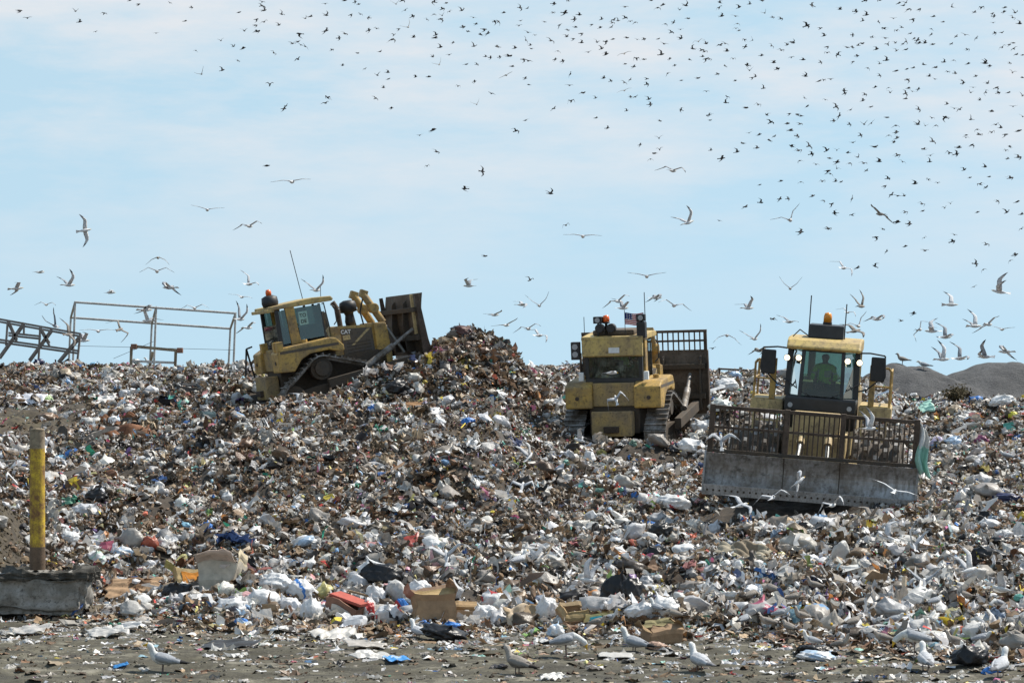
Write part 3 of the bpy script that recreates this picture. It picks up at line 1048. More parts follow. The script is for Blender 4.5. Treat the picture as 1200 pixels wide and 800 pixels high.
        MB().lathe([(.1, 3.8), (.105, 3.9), (.08, 3.98), (0, 4.0)], 14, Matrix.Translation((-1.4, .2, 0))).build('lens', RED_L, bc)
        MB().tube([(-.6, -.8, 3.4), (-.6, -.8, 4.6)], .012, 6).build('antenna', BLACK, roof)
        MB().tube([(-1.2, .9, 3.3), (-1.2, .9, 3.95)], .01, 6).build('antenna', BLACK, roof)
        # work lamps at the left of the visor
        wl = MB().box(-1.6, -1.4, .98, 1.24, 2.72, 3.24).build('work_lamp_box', BLACK_P, roof, .02)
        for zz in (2.88, 3.1): MB().cyl((-1.6, 1.11, zz), (-1.63, 1.11, zz), .085, n=14).build('lens', LENS, wl)
        # flag on a thin stick, standing out in the wind
        fg = flag_mesh(); fo = link('flag', fg, roof, (-1.5, -.38, 3.72))
        MB().tube([(0, 0, -.3), (0, 0, .42)], .009, 6).build('flag_stick', BLACK, fo)
        MB().bar((-1.6, -.98, 2.1), (-1.6, -.98, 2.35), .14, .14).build('tail_lamp', WHITE_P, cab, .02)
        MB().bar((-1.6, .95, 2.1), (-1.6, .95, 2.35), .14, .14).build('tail_lamp', WHITE_P, cab, .02)
    else:
        MB().box(-1.74, -1.5, -.9, .9, 3.2, 3.3).build('roof_rear_lip', Y_CLEAN, roof, .02)
        bx = MB().lathe([(0, 3.38), (.24, 3.38), (.27, 3.5), (.25, 3.68), (.12, 3.74), (0, 3.74)], 16, Matrix.Translation((-1.42, -.3, 0))).build('air_filter_can', BLACK, roof)
        MB().lathe([(.09, 3.74), (.095, 3.84), (.07, 3.92), (0, 3.93)], 14, Matrix.Translation((-1.42, -.3, 0))).build('beacon', RED_L, bx)
        MB().tube([(-.15, .3, 3.42), (-.3, .3, 5.05)], .012, 6).build('antenna', BLACK, roof)
        MB().tube([(.2, -.5, 3.4), (.25, -.5, 3.75)], .01, 6).build('antenna', BLACK, roof)
        for k, yy in enumerate((-1.3, -1.0, .4)):
            MB().box(-1.77, -1.55, yy - .1, yy + .1, 1.95, 2.26).build('work_lamp', Y_PAINT, root, .02)
        MB().bar((-1.86, 1.3, 1.2), (-1.98, 1.3, 2.16), .05, .05).bar((-1.98, 1.3, 2.16), (-1.78, 1.3, 2.2), .05, .05).bar((-2.15, 1.3, 1.3), (-1.98, 1.3, 2.16), .05, .05).build('rear_handrail', BLACK, root)
    if sticker:
        st = MB().box(-.73, -.44, -.842, -.838, 2.66, 3.08).build('window_sticker', plain('pale_green_sticker', (.3, .46, .4), .6, 0, .1), cab)
        for tx, zz in (('TO', 2.95), ('DE', 2.76)):
            M = Matrix.Translation((-.585, -.844, zz)) @ Matrix.Rotation(R(90), 4, 'X')
            text_mesh(tx, .16, BLACK_P, st, M, 'lettering', .001)
    # lift cylinders
    for s in (-1, 1):
        lc = MB().cyl((1.62, s * .5, 3.28), (2.1, s * .55, 2.3), .12, n=14).box(-.12, .12, -.1, .1, -.12, .12, Matrix.Translation((1.62, s * .5, 3.3)) @ Matrix.Rotation(R(26), 4, 'Y')).build('lift_cylinder', Y_PAINT, root, .01)
        MB().cyl((2.08, s * .55, 2.34), (2.62, s * .65, 1.25), .05, n=12).build('rod', CHROME, lc)
        MB().cyl((1.86, s * .53 - .16, 2.8), (1.86, s * .53 + .16, 2.8), .16, n=16).build('trunnion', Y_PAINT, lc, .03)
        MB().tube([(1.5, s * .4, 2.3), (1.45, s * .4, 2.75), (1.6, s * .48, 3.2)], .025, 6).build('hose', BLACK, lc)
        # push arm outside the track
        pa = MB().bar((-.35, s * 1.62, .72), (2.75, s * 1.62, 1.0), .2, .3).build('push_arm', D_STEEL, root, .02)
        MB().cyl((1.0, s * 1.55, 1.05), (2.0, s * 1.5, 1.55), .1, n=12).cyl((2.0, s * 1.5, 1.55), (2.75, s * 1.45, 1.95), .055, n=10).build('tilt_cylinder', K_STEEL, pa)
    # blade
    W2 = 1.74 if not rack else 1.95
    lift = .38 if not rack else 0
    prof_f, prof_b = [], []
    for k in range(11):
        t = k / 10
        z = .72 + 1.95 * t
        x = 2.9 + .2 * (1 - math.sin(math.pi * (t * .85 + .08))) + .05
        prof_f.append((x + .05, z)); prof_b.append((x, z))
    bl = MB().prism(prof_f + prof_b[::-1], 'y', -W2, W2).build('blade', BR_STEEL, root)
    bl.location = (0, 0, lift)
    mb = MB()
    for yy in ((-.55, .55) if not rack else (-1.75, -.6, .6, 1.75)):
        mb.prism([(2.75, .85), (3.04, .85), (2.96, 1.7), (3.0, 2.5), (2.86, 2.4), (2.74, 1.7)], 'y', yy - .03, yy + .03)
    mb.box(2.76, 2.93, -W2 + .05, W2 - .05, 1.2, 1.36).box(2.78, 2.95, -W2 + .05, W2 - .05, 2.1, 2.25)
    mb.build('stiffener', D_STEEL, bl, .01)
    MB().box(3.12, 3.19, -W2 - .03, W2 + .03, .6, .85).build('cutting_edge', E_STEEL, bl, .01)
    for s in (-1, 1):
        MB().prism([(2.86, .72), (3.18, .72), (3.1, 1.2), (3.0, 2.66), (2.88, 2.66)], 'y', s * (W2 + .002), s * (W2 + .05)).build('end_plate', R_STEEL, bl, .008)
    if rack:
        mb = MB()
        mb.box(3.02, 3.12, -W2, W2, 3.2, 3.28).box(3.02, 3.1, -W2, W2, 2.92, 2.98)
        for k in range(24):
            yy = -W2 + .05 + (2 * W2 - .1) * k / 23
            ww = .05 if k % 23 == 0 else .018
            mb.box(3.04, 3.09, yy - ww, yy + ww, 2.67, 3.2)
        mb.build('trash_rack', R_STEEL, bl)
    else:
        MB().bar((2.82, -1.5, 1.4), (2.84, -1.55, 2.66), .1, .08).build('side_strut', T_PAINT, bl)
    return root


def flag_mesh():
    """small waving striped flag with a blue canton"""
    mb = MB()
    nx_, nz_ = 14, 13
    L, Hh = .55, .34

    def P(i, j):
        x = L * i / nx_
        return (.05 * math.sin(x * 13 + j * .1), -x, Hh * (j / nz_) - .04 * x / L * (1 + math.sin(x * 7)))
    for i in range(nx_):
        for j in range(nz_):
            c = (.5, .02, .03) if j % 2 == 0 else (.75, .74, .72)
            if i < 6 and j >= 6:
                c = (.02, .035, .16)
                if (i + j) % 2 == 0 and i % 2 == 1: c = (.6, .6, .62)
            mb.add([P(i, j), P(i + 1, j), P(i + 1, j + 1), P(i, j + 1)], [(0, 1, 2, 3)], False, None, c)
    return mb.mesh('flag', M_CLOTH, 0, True)


def place(o, p, heading, pitch, roll):
    """heading from +x towards +y; pitch lifts the nose; roll drops the right side"""
    o.matrix_world = Matrix.Translation(p) @ Matrix.Rotation(heading, 4, 'Z') @ Matrix.Rotation(-pitch, 4, 'Y') @ Matrix.Rotation(roll, 4, 'X')


D1 = make_dozer('yellow bulldozer seen from its side, nose up on the crest, pushing into the dark heap', False, True)
p = at(384, 474, 88.0)
place(D1, p, R(21), R(10), R(0))
D1.scale = (.95, .95, .95)
VEH_FOOT.append((p.x + .1, p.y + .1, R(18), 2.5, 1.5))

D2 = make_dozer('yellow bulldozer seen from behind with a small flag and lamps on its cab roof', True, False)
p2 = at(735, 524, 86.0)
place(D2, p2, R(90 - 14), R(5), R(-1))
VEH_FOOT.append((p2.x, p2.y, R(79), 3.0, 1.55))


# ------------------------------------------------------------------ landfill compactor
def make_compactor():
    root = empty('landfill_compactor')
    tag(root, 'tan landfill compactor facing the camera, headlamps lit, wide steel blade below a barred rack', 'compactor')
    # four steel drums with tamping feet
    for xw in (1.75, -1.95):
        for s in (-1, 1):
            yc = s * 1.42
            dr = MB().cyl((xw, yc - .58, .85), (xw, yc + .58, .85), .74, n=28).cyl((xw, yc - .62, .85), (xw, yc + .62, .85), .4, n=20).build('wheel', D_STEEL, root, .02)
            mb = MB()
            for row in range(5):
                for k in range(12):
                    a = 2 * math.pi * (k + .5 * (row % 2)) / 12
                    M = Matrix.Translation((xw, yc - .46 + .23 * row, .85)) @ Matrix.Rotation(a, 4, 'Y') @ Matrix.Translation((0, 0, .73))
                    mb.add([(-.1, -.08, 0), (.1, -.08, 0), (.1, .08, 0), (-.1, .08, 0), (-.055, -.05, .16), (.055, -.05, .16), (.055, .05, .16), (-.055, .05, .16)],
                           [(4, 5, 6, 7), (0, 1, 5, 4), (1, 2, 6, 5), (2, 3, 7, 6), (3, 0, 4, 7)], False, M)
            mb.build('tamping_foot', K_STEEL, dr)
    # frames
    MB().box(.35, 2.7, -.72, .72, .75, 1.75).build('front_frame', T_PAINT, root, .04)
    for s in (-1, 1):
        MB().box(2.702, 2.76, s * .42 - .2, s * .42 + .2, 1.0, 1.7).build('front_panel', T_PAINT, root, .015)
    MB().box(-3.2, .2, -.75, .75, .7, 1.9).build('rear_frame', T_PAINT, root, .04)
    MB().prism([(-4.0, 1.5), (-.7, 1.7), (-.7, 2.75), (-1.2, 2.8), (-3.9, 2.6)], 'y', -.85, .85).build('engine_hood', T_PAINT, root, .05)
    MB().tube([(-2.0, -.4, 2.7), (-2.0, -.4, 3.5)], .09, 12).build('exhaust_stack', R_STEEL, root)
    # platforms beside the cab with their rails
    for s in (-1, 1):
        y0, y1 = sorted((s * .9, s * 1.68))
        pf = MB().box(-.9, .75, y0, y1, 2.02, 2.36).build('platform', T_PAINT, root, .03)
        MB().box(-.88, .72, y0 + .03, y1 - .03, 2.362, 2.38).build('tread_plate', Y_CLEAN, pf)
        rl = MB()
        ye = s * 1.62; yi = s * 1.18
        rl.tube([(.66, yi, 2.37), (.66, yi, 3.28), (.66, ye - s * .06, 3.3), (.66, ye, 3.22), (.66, ye, 2.37)], .028, 8)
        rl.tube([(.66, yi, 2.85), (.66, ye, 2.85)], .022, 8)
        rl.tube([(.66, ye, 3.22), (-.8, ye, 3.22), (-.8, ye, 2.37)], .028, 8)
        rl.tube([(.66, ye, 2.85), (-.8, ye, 2.85)], .022, 8)
        rl.build('guard_rail', Y_PAINT, pf)
        MB().box(.55, .75, yi - .07, yi + .07, 2.37, 3.35).build('rail_post', Y_PAINT, pf, .01)
        st = MB()
        for k in range(4): st.box(.78, .98, y0 + .12, y1 - .12, .95 + .3 * k, .99 + .3 * k)
        st.box(.8, .96, y0 + .08, y0 + .12, .9, 2.05).box(.8, .96, y1 - .12, y1 - .08, .9, 2.05)
        st.build('steps', T_PAINT, pf)
    # cab
    cb = MB().prism([(-.9, 1.75), (1.02, 1.75), (1.3, 2.2), (1.3, 2.52), (-.9, 2.52)], 'y', -.84, .84).build('cab', BLACK_P, root, .06)
    for s in (-1, 1):
        MB().bar((1.24, s * .5, 2.5), (1.06, s * .47, 3.62), .09, .1).build('front_pillar', BLACK_P, cb, .01)
        MB().bar((.85, s * .82, 2.5), (.78, s * .8, 3.62), .12, .2).build('corner_pillar', BLACK_P, cb, .01)
        MB().bar((-.85, s * .8, 2.5), (-.85, s * .8, 3.62), .12, .12).build('rear_pillar', T_PAINT, cb, .01)
        MB().add([(1.24, s * .53, 2.54), (.88, s * .81, 2.54), (.8, s * .79, 3.6), (1.06, s * .5, 3.6)], [(0, 1, 2, 3)]).build('corner_window', GLASS_D, cb)
        MB().box(-.78, .82, s * .81 - .006, s * .81 + .006, 2.54, 3.6).build('side_window', GLASS, cb)
        # twin headlamps under the brow
        for q, (xx, yy, zz) in enumerate(((1.2, .58, 3.42), (1.1, .86, 3.4))):
            hl = MB().cyl((xx - .1, s * yy, zz), (xx, s * yy, zz), .08, n=16).build('headlamp', BLACK, cb, .01)
            MB().lathe([(.068, 0), (.05, .02), (0, .028)], 14, Matrix.Translation((xx + .003, s * yy, zz)) @ Matrix.Rotation(R(90), 4, 'Y')).build('lens', LIT, hl)
        # mirrors on arms
        mr = MB().box(.92, 1.0, s * 1.3 - .17, s * 1.3 + .17, 2.98, 3.56).build('mirror', BLACK, root, .035)
        MB().box(.912, .918, s * 1.3 - .14, s * 1.3 + .14, 3.02, 3.52).build('mirror_glass', CHROME, mr)
        MB().tube([(.9, s * .82, 3.62), (.95, s * 1.1, 3.64), (.95, s * 1.45, 3.6), (.95, s * 1.48, 3.1), (.95, s * 1.4, 2.95)], .02, 6).tube([(.95, s * 1.3, 2.98), (.9, s * 1.05, 2.75), (.88, s * .84, 2.7)], .02, 6).build('mirror_arm', BLACK, mr)
        MB().tube([(1.27, s * .15, 2.5), (1.22, s * .45, 2.62), (1.0, s * .9, 2.9)], .014, 6).build('wiper_arm', BLACK, cb)
        MB().cyl((1.305, s * .7, 2.3), (1.33, s * .7, 2.3), .06, n=12).build('marker_lamp', LENS, cb)
    MB().add([(1.25, -.47, 2.54), (1.25, .47, 2.54), (1.07, .44, 3.6), (1.07, -.44, 3.6)], [(0, 1, 2, 3)]).build('windscreen', GLASS, cb)
    MB().box(-.88, -.87, -.75, .75, 2.54, 3.6).build('rear_window', GLASS, cb)
    MB().box(1.02, 1.06, -.5, .5, 3.58, 3.68).build('screen_header', BLACK_P, cb)
    MB().box(-.55, .0, -.27, .27, 2.4, 2.62).box(-.62, -.48, -.27, .27, 2.6, 3.2).build('driver_seat', SEAT, cb, .04)
    MB().box(.75, 1.0, -.4, .4, 2.5, 2.68).build('dashboard', BLACK_P, cb, .03)
    # roof, its black box, beacon and aerials
    rf = MB().prism([(-1.05, 3.62), (1.2, 3.62), (1.28, 3.68), (1.1, 3.84), (.8, 3.9), (-1.05, 3.9)], 'y', -.88, .88).build('cab_roof', Y_CLEAN, root, .06)
    MB().prism([(-.5, 3.9), (.72, 3.9), (.68, 4.22), (-.5, 4.22)], 'y', -.42, .42).build('roof_box', BLACK_P, rf, .03)
    bc = MB().cyl((.2, 0, 4.22), (.2, 0, 4.28), .11, n=16).build('beacon', BLACK, rf)
    MB().lathe([(.1, 4.28), (.1, 4.42), (.075, 4.5), (0, 4.52)], 16, Matrix.Translation((.2, 0, 0))).build('lens', AMBER, bc)
    for yy, h in ((.43, 4.75), (-.43, 4.9)):
        MB().tube([(.2, yy, 3.9), (.2, yy, h)], .014, 6).build('antenna', BLACK, rf)
    mb = MB().tube([(.75, -.42, 3.95), (.7, -.62, 4.08), (.7, -.78, 3.9)], .014, 6)
    mb.build('cable', BLACK, rf)
    # blade: dished steel, bolted edge, barred rack above
    W2 = 2.4
    pf_, pb_ = [], []
    for k in range(9):
        t = k / 8
        z = .62 + .8 * t
        x = 3.75 + .22 * (1 - math.sin(math.pi * (t * .9 + .05)))
        pf_.append((x + .05, z)); pb_.append((x, z))
    bl = MB().prism(pf_ + pb_[::-1], 'y', -W2, W2).build('blade', B_STEEL, root)
    for yy in (-.62, .66):
        mb = MB()
        for k in range(8):
            (xa, za), (xb, zb) = pf_[k], pf_[k + 1]
            mb.add([(xa + .004, yy - .014, za), (xa + .004, yy + .014, za), (xb + .004, yy + .014, zb), (xb + .004, yy - .014, zb)], [(0, 1, 2, 3)])
        mb.build('weld_seam', D_STEEL, bl)
    MB().box(3.72, 3.82, -W2, W2, 1.42, 1.5).build('top_lip', D_STEEL, bl, .01)
    ce = MB().prism([(3.9, .45), (3.98, .45), (4.04, .7), (3.98, .7)], 'y', -W2 - .04, W2 + .04).build('cutting_edge', E_STEEL, bl, .008)
    mb = MB()
    for k in range(34):
        yy = -W2 + .08 + k * (2 * W2 - .16) / 33
        mb.cyl((4.0, yy, .575), (4.028, yy, .565), .025, n=8)
    mb.build('edge_bolt', D_STEEL, ce)
    for s in (-1, 1):
        MB().prism([(3.7, .5), (4.05, .5), (4.0, .85), (3.86, 1.44), (3.7, 1.44)], 'y', s * (W2 + .003), s * (W2 + .05)).build('end_plate', B_STEEL, bl, .008)
    # rack
    rk = MB().box(3.7, 3.8, -W2, W2, 2.42, 2.5).box(3.7, 3.77, -W2, W2, 1.97, 2.03).build('trash_rack', R_STEEL, bl, .006)
    mb = MB()
    for k in range(1, 42):
        yy = -W2 + 2 * W2 * k / 42
        mb.box(3.72, 3.755, yy - .016, yy + .016, 1.5, 2.42)
    mb.build('rack_bar', R_STEEL, rk)
    for yy in (-W2 + .06, W2 - .06, -.62, .66):
        MB().box(3.69, 3.81, yy - .06, yy + .06, 1.48, 2.52).build('rack_post', R_STEEL, rk, .01)
    bl.location = (0, 0, -.2)
    # arms and lift rams behind it
    for s in (-1, 1):
        MB().bar((1.1, s * .86, 1.0), (3.72, s * .95, .95), .2, .34).build('blade_arm', T_PAINT, root, .02)
        lr_ = MB().cyl((2.2, s * .28, 1.95), (3.1, s * .32, 1.5), .1, n=14).build('lift_cylinder', T_PAINT, root)
        MB().cyl((3.1, s * .32, 1.5), (3.7, s * .34, 1.2), .05, n=12).build('rod', CHROME, lr_)
    MB().box(2.0, 2.7, -.55, .55, 1.75, 2.22).build('cylinder_tower', T_PAINT, root, .05)
    return root


C1 = make_compactor()
pc = at(955, 584, 70.3)
place(C1, pc, R(-90 - 8.5), R(-3.5), R(-4.5))
VEH_FOOT.append((pc.x - .15, pc.y - .8, R(-98), 3.35, 2.1))
bpy.context.view_layer.update()

# drivers
dm = driver_mesh('person')
dr = link('person', dm)
tag(dr, 'driver in a bright green safety vest at the controls of the tan compactor', 'person')
dr.matrix_world = C1.matrix_world @ Matrix.Translation((-.25, 0, 2.62))
dr2 = dr.copy(); col.objects.link(dr2)
tag(dr2, 'driver in a bright green vest seen from behind in the middle bulldozer cab', 'person')
dr2.matrix_world = D2.matrix_world @ Matrix.Translation((-.82, -.15, 2.4))
dr3 = dr.copy(); col.objects.link(dr3)
tag(dr3, 'driver in shade behind the stickered side window of the bulldozer on the crest', 'person')
dr3.matrix_world = D1.matrix_world @ Matrix.Translation((-.82, 0, 2.4))
film = np.array([1.5, 1.0, .12, .15, 1.1, 1.2, 1.2, .9, .8, 1.2])
fines = np.array([.45, .85, 1.1, 1.9, 1.5, .7, .6, .8, .7, .6])
hard = np.array([.35, .9, 2.0, 1.6, .4, .5, .6, .9, .8, .5])
sheets4 = [pr_sheet(4, .16, lr) for _ in range(14)]
sheets6 = [pr_sheet(6, .2, lr) for _ in range(14)]
blobs1 = [pr_blob(1, .3, lr) for _ in range(10)]
blobs2 = [pr_blob(2, .26, lr) for _ in range(12)]
strips = [pr_strip(6, lr) for _ in range(10)]
cartons = [pr_box(lr) for _ in range(8)]
slabs = [pr_slab(lr) for _ in range(6)]
bottles = [pr_bottle(lr) for _ in range(4)]
sticks = [pr_stick(lr) for _ in range(2)]
U = lambda a, b: (lambda n: lr.uniform(a, b, n))
LN = lambda m, s: (lambda n: m * np.exp(lr.normal(0, s, n)))
K = LITTER_SCALE
blocks = [
    (strew(sheets4, scatter(int(80000 * K)), LN(.078, .42), 1.0, U(.0, 1.0), (film * .6 + hard * .5) * fines), 0),
    (strew(sheets4, scatter(int(75000 * K)), LN(.075, .45), 1.0, U(.0, 1.0), hard * fines), 1),
    (strew(sheets6, scatter(int(16000 * K)), LN(.165, .42), .7, U(.0, .45), film), 0),
    (strew(sheets6, scatter(int(6000 * K)), LN(.16, .35), .7, U(.0, .45), hard), 1),
    (strew(blobs1, scatter(int(60000 * K)), LN(.095, .45), .8, U(-.1, .6), (film * .7 + hard * .4) * fines), 1),
    (strew(blobs2, scatter(int(9500 * K)), LN(.19, .42), .5, U(-.05, .3), film * np.array([1.3, .9, .5, .6, 1.1, 1, .8, .7, .7, .7]), .1), 0),
    (strew(strips, scatter(int(20000 * K)), LN(.2, .5), .8, U(.0, .4), None), 1),
    (strew(cartons, scatter(int(260 * K)), LN(.2, .25), .6, U(-.1, .1), hard * np.array([1, .5, 1.5, .6, 0, .1, .0, .2, .05, 0])), 1),
    (strew(slabs, scatter(int(2200 * K)), LN(.17, .35), .5, U(.0, .3), hard * np.array([1, 1, 1.3, 1, 1, .3, .2, .4, .3, 0])), 1),
    (strew(bottles, scatter(int(2600 * K)), LN(.16, .2), .9, U(.0, .4), film, .5), 0),
    (strew(sticks, scatter(int(1100 * K)), LN(.42, .4), .35, U(.0, .2), hard * np.array([.3, .6, 1, 1, 1, 0, 0, 0, 0, 0])), 1),
]
# soft bags gather along the near edge and beside the compactor
k = 5000
gx = lr.uniform(-9, 9, k); gy = lr.uniform(40, 62, k)
dd_ = gy - toe(gx)
ok = (dd_ > .1) & (lr.random(k) < (np.exp(-((dd_ - 1.2) / 1.6) ** 2) * .55 + .25 * np.exp(-((600 + F * gx / gy - 760) / 60) ** 2) * (gy > 47)) * sstep(-.35, .25, fbm(gx * .9, gy * .7, 3, 66)))
gp = np.stack([gx[ok], gy[ok]], -1)
soft = [pr_blob(3, .24, lr) for _ in range(9)]
blocks.append((strew(soft, gp, LN(.34, .32), .4, U(.0, .25), np.array([3, .9, .25, .1, 1.2, .6, .4, .4, .3, .3]), .12), 2))
drape = [pr_sheet(11, .24, lr) for _ in range(10)]
wide = [(v * np.array([1, 2.2, 1.3]), f) for v, f in (pr_strip(9, lr) for _ in range(8))]
def patchy(n_, s_, lo):
    q = scatter(n_ * 3); m_ = fbm(q[:, 0] * .8, q[:, 1] * .6, 3, s_) > lo
    return q[m_][:n_]
soft_w = np.array([2.4, 1.2, .5, .3, 1.3, 1, .8, .7, .6, .5])
blocks += [(strew(drape, patchy(int(3200 * K), 71, .0), LN(.28, .4), .4, U(.0, .25), soft_w, .12), 2),
           (strew(drape, patchy(int(1300 * K), 72, .05), LN(.26, .38), .35, U(.0, .2), hard * np.array([.5, .8, 1.4, 1.4, 1, .4, .3, .3, .2, .2]), 0), 3),
           (strew(soft, patchy(int(4200 * K), 73, .06), LN(.29, .36), .45, U(-.05, .25), soft_w, .12), 2),
           (strew(wide, patchy(int(2000 * K), 74, -.1), LN(.3, .4), .4, U(.02, .2), soft_w, .1), 2)]
# trodden scraps on the muddy strip in front
k = 26000
fx = lr.uniform(-9, 9, k); fy = lr.uniform(34.5, 50, k)
dist = toe(fx) - fy
ok = (dist > -1.5) & (lr.random(k) < np.exp(-np.clip(dist, 0, 99) / 3.4) * .7 + .07) & (np.abs(fx) < .185 * fy + 1.0)
fp = np.stack([fx[ok], fy[ok]], -1)
blocks += [(strew(sheets6, fp[::3], LN(.12, .5), .07, U(.0, .06), film * np.array([1.6, 1.4, 1, 1.5, 1, 1, .5, .5, .6, .4])), 0),
           (strew(sheets4, fp[1::3], LN(.1, .5), .1, U(.0, .06), hard), 1),
           (strew(sheets4, fp[2::3], LN(.08, .4), .3, U(.02, .1), None), 1)]
k = 16000
cx_ = lr.uniform(-9, 9, k); cy_ = lr.uniform(34.5, 50, k)
ok = (toe(cx_) - cy_ > -1.0) & (lr.random(k) < .25 + .75 * sstep(-.2, .3, fbm(cx_ * .7, cy_ * 1.6, 3, 90)))
clod = np.array([0, .12, .25, 1, .12, 0, 0, 0, 0, 0.])
cb = strew(blobs1, np.stack([cx_[ok], cy_[ok]], -1), LN(.035, .5), .8, U(-.35, .05), clod, 0)
cb = (cb[0], cb[1], np.array((.075, .066, .047))[None] * np.repeat(lr.uniform(.6, 1.5, ok.sum()), len(cb[2]) // int(ok.sum()))[:, None])
blocks.append((cb, 1))
tx = lr.uniform(-9, 9, 9000); ty = toe(tx) - np.abs(lr.normal(0, .9, 9000)) + .3
tp_ = np.stack([tx, ty], -1)
blocks += [(strew(sheets4, tp_[:6000], LN(.08, .5), .25, U(.0, .2), hard * fines), 1), (strew(sheets6, tp_[6000:8000], LN(.15, .5), .2, U(.0, .12), hard * np.array([1.5, 1, 1, 1.2, 1, .6, .4, .6, .4, .3])), 1),
           (strew(strips, tp_[8000:], LN(.25, .5), .2, U(.0, .1), hard), 1)]
bx_ = lr.normal(-10.6, 1.2, 5000); by_ = lr.normal(54, 2.2, 5000)
eb = strew(blobs1, np.stack([bx_, by_], -1), LN(.06, .6), .8, U(-.3, .1), clod, 0)
eb = (eb[0], eb[1], np.array((.07, .054, .032))[None] * np.repeat(lr.uniform(.5, 1.6, 5000), len(eb[2]) // 5000)[:, None])
blocks.append((eb, 1))
# the steep dark heap is thick with rubbish on its flanks
def about(cpx, cd, sx_, sy_, n_):
    a_ = lr.normal(0, 1, (n_, 2)) * np.array([sx_, sy_]) + np.array([(cpx - 600) / F * cd, cd])
    return a_[~in_foot(a_[:, 0], a_[:, 1], -.1)]
dk_ = np.array([.75, .9, 1.1, 1.2, 1.1, 1.2, .8, 1.2, 1.2, .8])
blocks += [(strew(sheets4, about(555, 87.6, 1.6, 1.3, 6000), LN(.1, .45), .8, U(-.1, .5), dk_), 1),
           (strew(strips, about(555, 87.6, 1.5, 1.2, 1600), LN(.22, .4), 1.0, U(.0, .5), dk_), 1),
           (strew(blobs2, about(555, 87.6, 1.5, 1.2, 900), LN(.22, .4), .6, U(.0, .4), dk_), 0),
           (strew(sheets6, about(555, 87.6, 1.5, 1.2, 1200), LN(.26, .4), .6, U(.0, .3), dk_), 0),
           (strew(sheets4, about(470, 85.4, 1.8, .9, 3000), LN(.1, .45), .8, U(-.1, .5), dk_ * .5 + .5), 1)]
lit = litter_object('litter', blocks)
tag(lit, 'loose mixed rubbish of torn plastic, paper and scraps covering the slope', 'litter', kind='stuff')
# ------------------------------------------------------------------ post, frames, mounds, shrub
POST = worn('chipped_yellow_paint', (0.66, 0.45, 0.03), (0.2, 0.1, 0.045), 0.5, 5.5, 0.7)
RUST = worn('rusty_pipe', (0.16, 0.1, 0.06), (0.1, 0.065, 0.04), 0.5, 4, 0.8)
CONC = worn('weathered_concrete', (0.36, 0.345, 0.32), (0.17, 0.155, 0.13), 0.6, 2.2, 0.9)
GALV = worn('galvanised_pipe', (0.55, 0.53, 0.5), (0.4, 0.37, 0.33), 0.3, 2, 0.5, 0.3)
WOODP = worn('weathered_beam', (0.34, 0.28, 0.19), (0.2, 0.15, 0.1), 0.5, 2, 0.8)


def rough(me, amp, fq, seed=0):
    """break a plain surface up along its normals"""
    co = np.empty(len(me.vertices) * 3); me.vertices.foreach_get('co', co); co = co.reshape(-1, 3)
    no = np.empty(len(me.vertices) * 3); me.vertices.foreach_get('normal', no); no = no.reshape(-1, 3)
    d = fbm(co[:, 0] * fq + co[:, 2] * fq * .7, co[:, 1] * fq + co[:, 2] * fq * .9, 4, seed)
    me.vertices.foreach_set('co', (co + no * d[:, None] * amp).ravel()); me.update()


bp = at(44, 666, 48.0)
post = empty('bollard', bp); post.rotation_euler = (0, R(-.4), 0)
tag(post, 'chipped yellow steel post standing on a concrete block, rusty at both ends', 'bollard')
MB().cyl((0, 0, .36), (0, 0, 1.98), .127, n=24, caps=False).build('painted_tube', POST, post)
MB().cyl((0, 0, -.02), (0, 0, .36), .129, n=24, caps=False).build('rusty_foot', RUST, post)
tp = MB().cyl((0, 0, 1.98), (0, 0, 2.27), .125, n=24, caps=False).lathe([(.125, 2.27), (.11, 2.31), (0, 2.32)], 24).build('bare_top', WOODP, post)

bm = bmesh.new()
bmesh.ops.create_cube(bm, size=1)
bmesh.ops.scale(bm, vec=(1.9, .9, .66), verts=bm.verts)
bmesh.ops.bevel(bm, geom=bm.edges[:], offset=.09, segments=3, affect='EDGES')
bmesh.ops.subdivide_edges(bm, edges=bm.edges[:], cuts=9, use_grid_fill=True)
me = bpy.data.meshes.new('concrete_block'); bm.to_mesh(me); bm.free()
rough(me, .12, 3.1, 3); rough(me, .05, 9, 5); me.materials.append(CONC)
me.polygons.foreach_set('use_smooth', [True] * len(me.polygons))
cb_ = link('concrete_block', me, None, bp + Vector((-.1, 0, -.4)))
bm = bmesh.new()
bmesh.ops.create_cube(bm, size=1)
bmesh.ops.scale(bm, vec=(1.97, .96, .1), verts=bm.verts)
bmesh.ops.subdivide_edges(bm, edges=bm.edges[:], cuts=16, use_grid_fill=True)
me = bpy.data.meshes.new('broken_crust'); bm.to_mesh(me); bm.free()
rough(me, .17, 3.3, 13); rough(me, .09, 10, 15)
me.materials.append(worn('crumbled_concrete', (0.12, 0.11, 0.095), (0.05, 0.045, 0.036), 0.8, 4, 0.95))
cr = link('broken_crust', me, cb_, (0, 0, .31))
tag(cb_, 'broken grey concrete block at the foot of the yellow post', 'concrete block')


def frame_bars(root, name, bars, mat, r, square=False):
    for (a, b, d0, d1) in bars:
        mb = MB()
        pa, pb = at(*a, d0) - root.location, at(*b, d1) - root.location
        if square: mb.bar(pa, pb, r * 2, r * 2)
        else: mb.cyl(pa, pb, r, r, 10)
        mb.build(name, mat, root)


